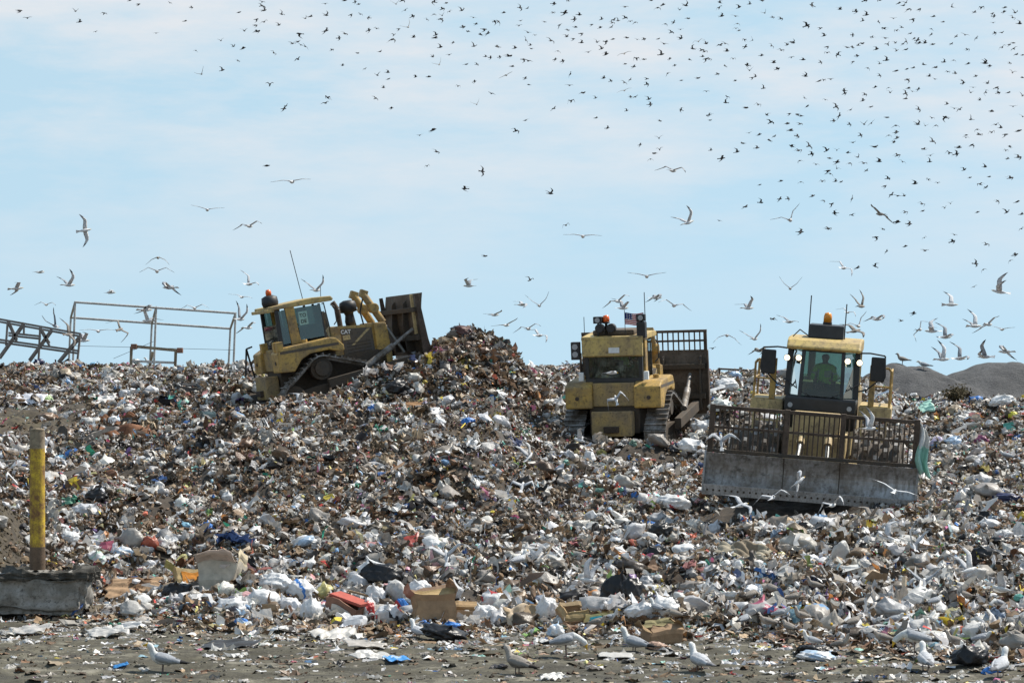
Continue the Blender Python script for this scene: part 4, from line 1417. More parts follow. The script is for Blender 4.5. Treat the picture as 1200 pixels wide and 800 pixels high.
fr = empty('pipe_frame', at(180, 430, 114))
tag(fr, 'tall bare frame of grey pipes standing on the crest, gulls about its middle post', 'metal frame')
frame_bars(fr, 'rail', [((88, 354), (276, 367), 114, 114), ((83, 372), (270, 385), 116.5, 116.5), ((88, 354), (83, 372), 114, 116.5), ((276, 367), (270, 385), 114, 116.5), ((183, 360), (178, 379), 114, 116.5)], GALV, .045)
frame_bars(fr, 'post', [((88, 354), (85, 440), 114, 114), ((276, 367), (273, 445), 114, 114), ((83, 372), (80, 440), 116.5, 116.5), ((270, 385), (267, 445), 116.5, 116.5), ((183, 360), (180, 440), 114, 114), ((178, 379), (175, 440), 116.5, 116.5)], GALV, .042)
frame_bars(fr, 'wire', [((86, 405), (275, 410), 115, 115), ((180, 400), (133, 420), 115, 115)], BLACK, .008)

TRUSS = worn('dull_truss_steel', (0.27, 0.25, 0.235), (0.18, 0.15, 0.125), 0.5, 2.5, 0.7, 0.2)
tf = empty('steel_truss', at(40, 430, 111))
tag(tf, 'dark leaning steel truss with thick diagonals at the left end of the crest', 'metal frame')
for dd in (111.0, 112.3):
    k = 0 if dd < 112 else 3
    frame_bars(tf, 'chord', [((-14, 371.5 + k), (94, 391 + k), dd, dd), ((-14, 396 + k), (92, 411 + k), dd, dd), ((10, 390 + k), (48, 394 + k), dd, dd)], TRUSS, .04, True)
    frame_bars(tf, 'diagonal', [((28, 378 + k), (0, 417 + k), dd, dd), ((61, 385 + k), (34, 422 + k), dd, dd), ((93, 394 + k), (68, 424 + k), dd, dd), ((47, 383 + k), (58, 402 + k), dd, dd), ((10, 376 + k), (20, 398 + k), dd, dd)], TRUSS, .042, True)
    frame_bars(tf, 'upright', [((9, 376 + k), (7, 402 + k), dd, dd), ((47, 383 + k), (45, 425 + k), dd, dd), ((94, 391 + k), (90, 428 + k), dd, dd), ((28, 379 + k), (28, 390 + k), dd, dd), ((-6, 376 + k), (-8, 425 + k), dd, dd)], TRUSS, .035, True)
frame_bars(tf, 'cross_tie', [((94, 391), (94, 394), 111, 112.3), ((47, 383), (47, 386), 111, 112.3), ((9, 376), (9, 379), 111, 112.3)], TRUSS, .035, True)

bf = empty('trestle', at(182, 428, 110.5))
tag(bf, 'low trestle with a pale beam and reddish end blocks in front of the pipe frame', 'trestle')
frame_bars(bf, 'beam', [((155, 405.5), (212, 411), 110.5, 110.5)], WOODP, .055, True)
frame_bars(bf, 'rail', [((154, 423), (206, 425), 110.5, 110.5)], GALV, .045, True)
frame_bars(bf, 'leg', [((154, 406), (153, 440), 110.5, 110.5), ((206, 410), (205, 440), 110.5, 110.5), ((179, 412), (175, 432), 111, 111)], WOODP, .05, True)
for q in ((157, 406), (211, 410.5)):
    c = at(q[0], q[1], 110.5) - bf.location
    MB().box(c.x - .11, c.x + .11, c.y - .12, c.y + .12, c.z - .1, c.z + .1).build('end_block', worn('reddish_block', (.3, .13, .08), (.14, .08, .05), .5), bf, .02)

gf = empty('site_fence', at(862, 440, 107))
tag(gf, 'thin dark rail fence along the crest left of the compactor cab', 'fence')
frame_bars(gf, 'rail', [((843, 432), (921, 436), 107, 107), ((843, 441), (921, 445), 107, 107)], R_STEEL, .035)
frame_bars(gf, 'post', [((x, 431 + (x - 843) * .05), (x, 456), 107, 107) for x in (843, 869, 895, 921)], R_STEEL, .035)

# two heaps of gravel behind the tip
GRAV, nt, p_, out = new_mat('grey_gravel')
n1 = noise(nt, .5, 8, .7); n2 = noise(nt, 7.0, 5, .75)
c = ramp(nt, n1, [(.32, (.05, .05, .052)), (.68, (.115, .114, .115))])
c = mix(nt, ramp(nt, n2, [(.5, 0), (.7, .6)]), c, (.06, .056, .053))
nt.links.new(c, p_.inputs['Base Color']); p_.inputs['Roughness'].default_value = .95
bump(nt, p_, n2, .9, .12)


def gravel(px, py, hw, d, label, sd):
    top = at(px, py, d)
    g = np.linspace(-1.5, 1.5, 90)
    x, y = np.meshgrid(g, g)
    r = np.sqrt(x * x + y * y)
    hgt = 1.9
    z = hgt * (np.clip(1.08 - r ** 1.35 * .95, -.6, 2) - .08 * np.exp(-(r / .12) ** 2))
    z = np.minimum(z, hgt) + fbm(x * 2.2, y * 2.2, 4, sd) * .3 + fbm(x * 9, y * 9, 3, sd + 1) * .08
    z = z - z.max()
    W_ = hw / F * d
    v = np.stack([x * W_, y * W_, z], -1).reshape(-1, 3)
    n_ = len(g)
    i = (np.arange(n_ - 1)[:, None] * n_ + np.arange(n_ - 1)).ravel()
    me = np_mesh('gravel_mound', v, np.stack([i, i + 1, i + n_ + 1, i + n_], -1), True)
    me.materials.append(GRAV)
    return tag(link('gravel_mound', me, None, top), label, 'gravel heap')


gravel(1066, 425, 98, 138, 'grey gravel mound behind the compactor guard rail', 60)
gravel(1170, 424, 118, 141, 'wider grey gravel mound running out of the picture', 70)

# dry shrub growing on the edge
sp_ = ground(1125, 463)
sh = empty('shrub', sp_)
tag(sh, 'small olive brown shrub on the rubbish below the gravel mounds', 'shrub')
LEAF = attr_mat('dry_leaves', .8, .2, .2, 10, .2)
mb = MB(); st = MB()
rr = random.Random(3)
for k in range(26):
    a = rr.uniform(0, 6.28); e = rr.uniform(.5, 1.45); L = rr.uniform(.22, .5)
    tip = Vector((math.cos(a) * math.cos(e) * L * 1.5, math.sin(a) * math.cos(e) * L * 1.2, math.sin(e) * L))
    st.cyl((0, 0, -.1), tip, .014, .005, 5)
    for q in range(44):
        c0 = tip * rr.uniform(.35, 1.08) + Vector((rr.gauss(0, .07), rr.gauss(0, .07), rr.gauss(0, .06)))
        u = Vector((rr.gauss(0, 1), rr.gauss(0, 1), rr.gauss(0, 1))).normalized() * .065; w_ = u.orthogonal().normalized() * .032
        g_ = rr.uniform(.7, 1.3)
        mb.add([c0 - u, c0 + w_, c0 + u, c0 - w_], [(0, 1, 2, 3)], False, None, (.075 * g_, .06 * g_, .03 * g_))
mb.build('foliage', LEAF, sh, 0, True)
st.build('stem', RUST, sh)
# ------------------------------------------------------------------ birds
FEATHER = attr_mat('feathers', .8, 0.0, 0.3, 22, .15, .25)
WHITE_F = (.62, .62, .61); GREY_F = (.3, .315, .34); BLACK_F = (.02, .02, .022); BILL = (.6, .38, .05)  # white dimmed, putting the greyness of backlighting into the plumage
PALETTES = {
    'adult': dict(body=WHITE_F, up=GREY_F, under=(.62, .62, .63), tip=BLACK_F, head=(.62, .62, .6), tail=(.62, .62, .61), tailtip=(.6, .6, .6), bill=BILL),
    'pale': dict(body=(.68, .68, .68), up=(.46, .47, .49), under=(.62, .62, .62), tip=(.2, .2, .21), head=(.68, .68, .67), tail=(.68, .68, .68), tailtip=(.66, .66, .66), bill=BILL),
    'brown': dict(body=(.33, .3, .27), up=(.24, .215, .19), under=(.32, .29, .26), tip=(.045, .038, .034), head=(.36, .32, .28), tail=(.16, .13, .1), tailtip=(.06, .05, .045), bill=(.05, .04, .035)),
    'dark': dict(body=(.05, .047, .047), up=(.05, .048, .048), under=(.06, .056, .055), tip=(.04, .038, .038), head=(.04, .038, .038), tail=(.02, .018, .018), tailtip=(.016, .015, .015), bill=(.03, .026, .02)),  # flock plumage greyed, distance haze put into the colour
}
# span, wing chord scale, inner and outer dihedral of the left and right wing, sweep of the hand
POSES = {'soar': (8, -6, 8, -6, .10), 'bow': (22, -32, 22, -32, .14), 'vee': (38, 52, 38, 52, .12), 'wide': (14, 6, 14, 6, .05), 'down': (-22, -46, -22, -46, .16),
         'up': (62, 78, 62, 78, .1), 'tilt': (30, 8, -4, -40, .12), 'flap': (48, 12, 48, 12, .15), 'fold': (30, -60, 30, -60, .24), 'half': (10, -70, 34, -58, .22)}


def wing(mb, s, a1, a2, sweep, P, k=1.0, ch=1.0):
    st_ = [(.0, .0, .19), (.16, .02, .19), (.34, .055, .165), (.44, .045, .14), (.58, -.02 - sweep * .35, .105), (.68, -.06 - sweep * .8, .06), (.74, -.10 - sweep * 1.1, .014)]
    rings = []
    y = .035 * s; z = .03
    last = 0
    for i, (t, xo, c_) in enumerate(st_):
        a = R(a1 if t <= .36 else a2)
        dl = (t - last) * k; last = t
        y += dl * math.cos(a) * s; z += dl * math.sin(a)
        c_ *= ch
        nrm = Vector((0, -math.sin(a) * s, math.cos(a)))
        th = .026 * (1 - t / .8) + .004
        base = Vector((xo + .05, y, z))
        ring = []
        for fx_, fz in ((.45, 0), (.2, 1), (-.2, .7), (-.6, 0), (-.2, -.25), (.2, -.35)):
            ring.append(base + Vector((fx_ * c_, 0, 0)) + nrm * (fz * th))
        rings.append(ring)

    def cf(i, j):
        if i >= 4: return P['tip']
        if j in (0, 1): return P['up']
        if j == 2: return P['up'] if i != 3 else P['body']
        return P['under']
    mb.loft(rings, True, True, None, None, cf)


def flying(name, pose, pal, k=1.0, ch=1.0, tail=1.0):
    P = PALETTES[pal]
    la1, la2, ra1, ra2, sw = POSES[pose]
    mb = MB()
    prof = [(-.24, .02, .012), (-.17, .045, .03), (-.06, .068, .062), (.06, .072, .07), (.14, .058, .058), (.19, .046, .05), (.235, .044, .047), (.27, .03, .032), (.29, .013, .014), (.335, .004, .006)]
    rings = []
    for x, ry, rz in prof:
        dz = .012 if x > .15 else 0
        rings.append([(x, ry * math.cos(t * math.pi / 5), rz * math.sin(t * math.pi / 5) + dz) for t in range(10)])

    def cf(i, j):
        if i >= 7: return P['bill']
        if i >= 4: return P['head']
        if i in (1, 2, 3) and 1 <= j <= 3: return P['up']
        return P['body']
    mb.loft(rings, True, True, None, None, cf)
    tl = .17 * tail
    mb.loft([[(-.2, -.03, .012), (-.2, .03, .012), (-.2, .03, -.006), (-.2, -.03, -.006)], [(-.22 - tl * .6, -.062, .006), (-.22 - tl * .6, .062, .006), (-.22 - tl * .6, .062, -.001), (-.22 - tl * .6, -.062, -.001)],
             [(-.22 - tl, -.078, .004), (-.22 - tl, .078, .004), (-.22 - tl, .078, 0), (-.22 - tl, -.078, 0)]], False, True, None, None, lambda i, j: P['tailtip'] if i else P['tail'])
    wing(mb, 1, la1, la2, sw, P, k, ch)
    wing(mb, -1, ra1, ra2, sw, P, k, ch)
    return mb.mesh(name, FEATHER, 0, True)


def standing(name, pal, head='up'):
    P = PALETTES[pal]
    mb = MB()
    sp = [(-.31, .19, .012, .008), (-.24, .205, .03, .018), (-.15, .225, .058, .045), (-.04, .245, .083, .078), (.06, .262, .085, .086), (.12, .295, .066, .066)]
    if head == 'up': sp += [(.15, .34, .043, .046), (.165, .385, .04, .042), (.185, .425, .045, .046), (.215, .438, .036, .036), (.24, .436, .015, .016), (.285, .428, .005, .006)]
    elif head == 'down': sp += [(.18, .275, .045, .046), (.225, .245, .04, .042), (.265, .21, .045, .045), (.285, .18, .036, .036), (.295, .155, .015, .016), (.31, .11, .005, .006)]
    else: sp += [(.15, .315, .05, .05), (.165, .335, .046, .046), (.19, .355, .047, .046), (.22, .36, .036, .035), (.245, .355, .015, .016), (.29, .348, .005, .006)]
    rings = []
    n_ = 10
    for i, (x, z, ry, rz) in enumerate(sp):
        a = Vector((sp[min(i + 1, len(sp) - 1)][0] - sp[max(i - 1, 0)][0], sp[min(i + 1, len(sp) - 1)][1] - sp[max(i - 1, 0)][1])).normalized()
        u = Vector((-a.y, 0, a.x))
        rings.append([Vector((x, 0, z)) + Vector((0, 1, 0)) * ry * math.cos(2 * math.pi * t / n_) + u * rz * math.sin(2 * math.pi * t / n_) for t in range(n_)])

    def cf(i, j):
        if i >= 9: return P['bill']
        if i >= 5: return P['head']
        if i == 0: return P['tip']
        up = j in (0, 1, 2, 3, 4)
        if up and i <= 4: return P['tip'] if i == 1 else P['up']
        return P['body']
    mb.loft(rings, True, True, None, None, cf)
    # folded wings lie along the flanks and cross over the tail
    for s in (-1, 1):
        w_ = []
        for x, z, hh, yy in ((-.34, .2, .006, .012), (-.22, .215, .024, .04), (-.08, .245, .05, .08), (.04, .27, .055, .09), (.1, .275, .03, .075)):
            w_.append([(x, s * (yy + .008), z - hh), (x, s * (yy + .014), z), (x, s * (yy - .012), z + hh), (x, s * (yy - .04), z + hh * .8), (x, s * (yy - .05), z - hh * .3)])
        mb.loft(w_, True, True, None, None, lambda i, j: P['tip'] if i == 0 else (P['up'] if i > 0 else P['tip']))
        mb.cyl((.01, s * .035, .19), (.02, s * .035, .005), .009, .006, 5, True, True, None, (.2, .15, .13))
        mb.box(-.01, .065, s * .035 - .022, s * .035 + .022, 0, .008, None, (.2, .14, .12))
    return mb.mesh(name, FEATHER, 0, True)


GULL = {}


def gull_mesh(kind, pal):
    k = (kind, pal)
    if k not in GULL:
        if kind in ('stand', 'peck', 'rest'):
            GULL[k] = standing('gull', pal, {'stand': 'up', 'peck': 'down', 'rest': 'low'}[kind])
        else:
            GULL[k] = flying('gull', kind, pal)
    return GULL[k]


def gull_air(px, py, d, pose, yaw, pitch, bank, pal, label, group='gulls in the air', sc=None):
    if sc is None: sc = (.86 if d > 90 or py < 430 else .62)
    o = link('gull', gull_mesh(pose, pal))
    o.matrix_world = Matrix.Translation(at(px, py, d)) @ Matrix.Rotation(R(yaw), 4, 'Z') @ Matrix.Rotation(R(-pitch), 4, 'Y') @ Matrix.Rotation(R(bank), 4, 'X') @ Matrix.Scale(sc, 4)
    tag(o, label, 'gull', group)
    return o


def gull_on(px, py, kind, yaw, pal, label, lift=.05, group='gulls on the ground and rubbish', sc=.84):
    if py > 760 and sc == .84: sc = 1.0
    p = ground(px, py)
    o = link('gull', gull_mesh(kind, pal))
    o.matrix_world = Matrix.Translation(p + Vector((0, 0, lift - (.14 if py > 740 and kind == 'stand' else .02)))) @ Matrix.Rotation(R(yaw), 4, 'Z') @ Matrix.Scale(sc, 4)
    tag(o, label, 'gull', group)
    return o


# flying: column, row, distance, pose, heading, pitch, bank, plumage, label
AIR = [
    (342, 213, 92, 'soar', 80, 4, -3, 'pale', 'gull gliding alone with level wings high above the stickered bulldozer'),
    (243, 246, 112, 'wide', 100, 2, 4, 'pale', 'white gull gliding above and left of the level brownish glider'),
    (292, 265, 105, 'bow', 70, 0, -10, 'adult', 'grey gull with drooping wing tips, first gull above the left bulldozer antenna'),
    (99, 270, 112, 'soar', 20, 10, -75, 'pale', 'gull banked on edge, wings upright, high over the pipe frame'),
    (788, 200, 98, 'bow', 60, 0, 6, 'adult', 'gull with broad bent wings high over the middle bulldozer'),
    (806, 261, 98, 'vee', 40, 15, -22, 'pale', 'gull with raised wings in a steep V above the middle bulldozer blade'),
    (1032, 251, 104, 'tilt', 120, 5, 12, 'brown', 'brown mottled gull flying among the dark birds'),
    (926, 258, 96, 'flap', 75, 0, -28, 'adult', 'grey gull slanting through the lower edge of the dark flock'),
    (988, 314, 118, 'bow', 55, 0, 32, 'pale', 'pale gull gliding steeply banked above the compactor aerials'),
    (926, 338, 118, 'vee', 85, 0, 2, 'adult', 'gull with wings in a V above the compactor, left of its aerials'),
    (19, 338, 112, 'tilt', 20, 5, -40, 'adult', 'gull with dark wing tips at the left edge over the truss'),
    (80, 334, 108, 'vee', 40, 0, -15, 'adult', 'white gull with V wings just above the upper left end of the pipe frame'),
    (46, 319, 150, 'soar', 30, 0, 0, 'pale', 'tiny pale gull hanging level over the steel truss'),
    (54, 357, 150, 'bow', 80, 0, 2, 'adult', 'small bow winged gull over the steel truss'),
    (185, 302, 130, 'down', 90, 0, 0, 'brown', 'dark arched gull, uppermost of the three stacked over the pipe frame'),
    (184, 318, 98, 'bow', 95, 0, 0, 'adult', 'gull with bent black tipped wings, middle of the three stacked over the pipe frame'),
    (199, 337, 100, 'half', 160, 0, 20, 'adult', 'gull with one wing hanging, lowest of the three stacked over the pipe frame'),
    (129, 343, 150, 'rest_air', 0, 0, 0, 'pale', 'tiny pale gull left of the three stacked over the pipe frame'),
    (291, 333, 118, 'flap', 60, 0, 35, 'pale', 'slanting pale gull to the upper left of the orange beacon'),
    (283, 348, 140, 'soar', 70, 0, 10, 'pale', 'small pale gull just left of the orange beacon'),
    (228, 361, 112, 'bow', 85, 0, -3, 'pale', 'pale gull gliding along the top rail of the pipe frame'),
    (65, 382, 96, 'up', 120, 10, -35, 'adult', 'gull with tall raised wing crossing the dark truss'),
    (80, 392, 104, 'tilt', 60, 0, 45, 'brown', 'brownish gull climbing past the end of the truss'),
    (115, 388, 104, 'soar', 90, 0, 0, 'pale', 'gull with straight wings seen end on inside the pipe frame'),
    (140, 386, 106, 'half', 75, 10, 62, 'brown', 'dark gull diving with slanted wings inside the pipe frame'),
    (170, 363, 104, 'tilt', 30, 0, -30, 'adult', 'upper of the two gulls fluttering at the middle post of the pipe frame'),
    (174, 376, 104, 'flap', 150, 0, 25, 'adult', 'lower of the two gulls fluttering at the middle post of the pipe frame'),
    (97, 399, 112, 'flap', 25, 0, 0, 'pale', 'white gull low beside the left post of the pipe frame'),
    (281, 374, 104, 'up', 60, 0, 15, 'adult', 'grey gull with raised wings at the right end of the pipe frame'),
    (290, 384, 118, 'bow', 50, 0, -20, 'pale', 'small pale gull just below the right end of the pipe frame'),
    (370, 340, 104, 'vee', 60, 0, -8, 'adult', 'gull directly above the bulldozer exhaust stack'),
    (683, 277, 98, 'soar', 85, 0, 2, 'pale', 'white gull gliding level in open sky left of the steep V winged gull'),
    (758, 324, 98, 'wide', 88, 0, 0, 'adult', 'gull with straight spread wings above the flag'),
    (724, 353, 104, 'bow', 60, 0, -20, 'pale', 'upper of the two gulls just above the bulldozer roof lamps'),
    (729, 361, 112, 'flap', 30, 0, 8, 'adult', 'lower of the two gulls just above the bulldozer roof lamps'),
    (768, 349, 118, 'half', 20, 0, 10, 'adult', 'grey gull with bent wings close above the flag'),
    (790, 358, 98, 'bow', 100, 0, 14, 'pale', 'white gull with broad arched wings above the barred rack of the middle bulldozer'),
    (550, 335, 125, 'flap', 160, 0, 0, 'adult', 'grey gull over the peak of the dark heap'),
    (611, 357, 125, 'tilt', 20, 0, -5, 'pale', 'white gull left of the V winged one right of the dark heap'),
    (632, 358, 112, 'vee', 80, 0, -8, 'adult', 'gull with wings in a V right of the dark heap'),
    (579, 369, 130, 'wide', 40, 0, -6, 'adult', 'gull skimming in just over the right shoulder of the dark heap'),
    (593, 381, 118, 'wide', 60, 0, -14, 'pale', 'pale gull gliding low right of the dark heap, upper of a slanting pair'),
    (619, 385, 112, 'bow', 70, 0, -12, 'adult', 'gull gliding low right of the dark heap, darker of a slanting pair'),
    (631, 393, 116, 'bow', 50, 0, 25, 'pale', 'lowest white gull right of the dark heap, wings slanting'),
    (852, 393, 110, 'down', 92, 0, 4, 'adult', 'gull with arched wings right of the middle bulldozer rack'),
    (876, 361, 112, 'flap', 30, 0, -15, 'adult', 'fluttering gull above and left of the compactor cab'),
    (884, 397, 112, 'vee', 60, 0, -15, 'adult', 'gull with V wings left of the compactor beacon'),
    (889, 411, 125, 'half', 30, 0, 10, 'brown', 'small brown gull beside the left compactor mirror'),
    (924, 377, 118, 'wide', 40, 0, 14, 'adult', 'gull passing close to the left compactor aerial'),
    (1009, 359, 115, 'up', 50, 0, -20, 'brown', 'brownish gull with a raised wing right of the compactor aerials'),
    (1027, 374, 108, 'bow', 30, 0, -3, 'adult', 'gull with arched back flying level right of the beacon'),
    (1001, 388, 98, 'soar', 30, 10, 22, 'brown', 'brownish gull swooping just over the compactor roof'),
    (1006, 382, 106, 'flap', 70, 0, -28, 'adult', 'grey gull just above the brownish one over the compactor roof'),
    (1114, 357, 104, 'up', 10, 0, -62, 'adult', 'gull with wing straight up over the nearer gravel mound'),
    (1172, 342, 92, 'up', 170, 10, -35, 'pale', 'large white gull with tall wings near the right edge'),
    (1142, 382, 102, 'up', 20, 0, -45, 'adult', 'gull with upright black tipped wing, left of a close pair over the mounds'),
    (1158, 380, 104, 'tilt', 50, 0, -48, 'adult', 'gull with slanting wing, right of a close pair over the mounds'),
    (1174, 386, 130, 'wide', 60, 0, 4, 'adult', 'thin winged gull just right of a close pair over the mounds'),
    (1093, 388, 104, 'flap', 170, 0, -20, 'pale', 'pale gull with fanned wings over the saddle between the mounds'),
    (1107, 395, 104, 'flap', 25, 0, 28, 'adult', 'darker gull turning below the fanned pale gull over the mounds'),
    (1078, 386, 112, 'half', 70, 0, -50, 'adult', 'narrow gull turned on edge over the nearer mound'),
    (1104, 421, 98, 'up', 20, 0, -28, 'adult', 'gull landing with raised wings, left of the row above the saddle of the mounds'),
    (1124, 420, 98, 'flap', 30, 0, 34, 'adult', 'gull with slanted grey wings, second in the row above the saddle of the mounds'),
    (1155, 418, 98, 'up', 150, 0, -50, 'adult', 'gull with one wing upright at the top of the wider mound'),
    (1179, 412, 98, 'half', 150, 0, 25, 'adult', 'gull with dark folded wings right of the top of the wider mound'),
    (993, 366, 150, 'bow', 60, 0, 20, 'pale', 'tiny pale gull high right of the compactor beacon'),
    # over the rubbish
    (680, 516, 72, 'flap', 160, 15, 24, 'pale', 'large white gull with curved wings in front of the middle bulldozer track'),
    (722, 468, 80, 'half', 100, 40, -30, 'pale', 'white gull hanging before the rear counterweight of the middle bulldozer'),
    (716, 437, 82, 'soar', 10, 0, 0, 'pale', 'white gull passing close under the rear window of the middle bulldozer'),
    (845, 517, 65, 'flap', 95, 60, 0, 'pale', 'white gull hovering at the left end of the barred rack'),
    (1018, 502, 64, 'up', 20, 0, -12, 'pale', 'white gull with a raised wing before the right half of the barred rack'),
    (936, 564, 63, 'half', 30, 30, -35, 'pale', 'small white gull flying past the middle of the steel blade'),
    (1048, 576, 56, 'wide', 75, 5, 20, 'pale', 'big white gull with long slanting wings across the lower right of the steel blade'),
    (905, 583, 60, 'bow', 70, 10, -16, 'pale', 'white gull stretched out under the lower edge of the steel blade'),
    (975, 592, 60, 'fold', 60, 5, -20, 'pale', 'white gull with folded wings close under the cutting edge'),
    (868, 592, 61, 'tilt', 30, 10, 10, 'pale', 'white gull landing below the left end of the steel blade'),
    (1020, 606, 58, 'flap', 30, 10, 0, 'brown', 'greyish gull fluttering below the right end of the steel blade'),
    (523, 652, 51, 'vee', 95, 40, -8, 'pale', 'white gull with spread wings and fanned tail over the dark lower heap'),
    (690, 680, 48, 'up', 150, 5, 28, 'adult', 'gull with one long raised wing landing above the teal marked carton'),
    (430, 545, 66, 'tilt', 60, 10, 40, 'brown', 'brown grey gull rising over the middle of the slope below the left bulldozer'),
    (447, 490, 72, 'up', 90, 20, 30, 'brown', 'dark gull with upright wings below the left bulldozer hood'),
    (620, 535, 68, 'up', 60, 30, -20, 'pale', 'pale gull rising left of the middle bulldozer track'),
    (612, 570, 64, 'half', 80, 30, 10, 'pale', 'pale gull with hanging wings in the middle of the slope'),
    (350, 470, 74, 'flap', 20, 10, 0, 'pale', 'white gull low before the left bulldozer sprocket'),
    (1040, 630, 52, 'flap', 150, 10, -20, 'pale', 'white gull fluttering on the slope below the right blade corner'),
    (1135, 668, 48, 'up', 30, 10, -32, 'pale', 'white gull with upright wing among black bags on the right slope'),
    (1083, 683, 47, 'vee', 80, 20, 0, 'adult', 'gull with spread wings low over the right slope'),
    (1175, 690, 46, 'flap', 160, 10, 22, 'adult', 'grey gull flapping near the right edge of the slope'),
    (1070, 640, 52, 'up', 100, 20, 16, 'pale', 'white gull with wings high above the right slope, black bag behind'),
    (512, 655, 51.5, 'half', 20, 20, 60, 'brown', 'brown gull with hanging wings beside the dark lower heap'),
    (552, 685, 48.5, 'up', 100, 10, 30, 'brown', 'dark winged gull rising behind the open brown carton'),
    (1160, 745, 42, 'up', 30, 10, -20, 'adult', 'gull with raised grey wing near the lower right corner'),
]
for (px, py, d, pose, yaw, pit, bank, pal, lab) in AIR:
    if pose == 'rest_air': pose = 'bow'
    gull_air(px, py, d, pose, yaw, pit, bank, pal, lab)

# standing, walking and feeding
ONG = [
    (192, 786, 'stand', 178, 'adult', 'grey backed gull standing on the bare mud at lower left'),
    (607, 790, 'stand', 140, 'brown', 'young brown gull standing on the mud in front'),
    (662, 773, 'peck', 5, 'adult', 'gull pecking head down on the mud right of the young brown gull'),
    (490, 748, 'stand', 130, 'pale', 'white gull standing upright before the open brown carton'),
    (744, 765, 'stand', 150, 'adult', 'gull standing in front of the open carton by the mud edge'),
    (820, 787, 'stand', 120, 'pale', 'white gull standing alone on the mud right of the pecking gull'),
    (1085, 786, 'stand', 95, 'pale', 'white gull standing upright on the mud at lower right'),
    (1172, 793, 'stand', 60, 'pale', 'white gull standing beside black scraps in the lower right corner'),
    (608, 670, 'stand', 40, 'pale', 'white gull standing on the slope above the loose cardboard'),
    (1180, 545, 'rest', 150, 'adult', 'gull resting high on the right slope near the edge'),
    (656, 560, 'rest', 60, 'pale', 'white gull resting on the slope left of the middle bulldozer'),
    (1073, 770, 'peck', 170, 'adult', 'gull feeding just behind the upright gull at lower right'),
    (175, 424, 'stand', 170, 'pale', 'gull perched on the crest behind the trestle'),
]
for (px, py, kind, yaw, pal, lab) in ONG:
    gull_on(px, py, kind, yaw, pal, lab)
p = at(1058, 426, 138); o = link('gull', gull_mesh('stand', 'brown')); o.matrix_world = Matrix.Translation(p - Vector((0, 0, .1))) @ Matrix.Rotation(R(185), 4, 'Z') @ Matrix.Scale(1.3, 4)
tag(o, 'dark gull perched on top of the nearer gravel mound', 'gull', 'gulls on the ground and rubbish')
p = at(1083, 430, 137.3); o = link('gull', gull_mesh('rest', 'adult')); o.matrix_world = Matrix.Translation(p - Vector((0, 0, .2))) @ Matrix.Rotation(R(170), 4, 'Z') @ Matrix.Scale(1.3, 4)
tag(o, 'white and grey gull settled right of the gull on the gravel mound top', 'gull', 'gulls on the ground and rubbish')

# the crowd at the foot of the right slope: nothing tells these apart
br = random.Random(12)
CROWD = [(858, 735), (872, 742), (885, 728), (900, 745), (915, 735), (925, 752), (940, 738), (952, 758), (970, 748), (985, 762), (1000, 745), (1018, 752), (1035, 765), (1048, 742), (1060, 755), (1100, 748), (1120, 758),
         (1135, 742), (1150, 765), (1185, 762), (880, 712), (905, 705), (930, 715), (955, 700), (1010, 720), (1040, 712), (1095, 720), (1130, 712), (1170, 722), (770, 728), (790, 735), (700, 745), (715, 740), (845, 720)]
for (px, py) in CROWD:
    gull_on(px, py, br.choice(['stand', 'rest', 'peck', 'stand']), br.uniform(0, 360), br.choice(['adult', 'brown', 'adult', 'brown', 'brown']),
            'gull feeding in the crowd at the foot of the right slope', .08, 'gulls feeding in the crowd at the foot of the right slope', .66)

# ------------------------------------------------------------------ the dark flock overhead
def z3(ox, oy, k, s): return [(ox + x / k, oy + y / k, b) for x, y, b in s]


def parse(t):
    out = []
    for w_ in t.split():
        b = 0
        if w_[-1] in 'bl': b = 1 if w_[-1] == 'b' else 2; w_ = w_[:-1]
        x, y = w_.split(','); out.append((float(x), float(y), b))
    return out


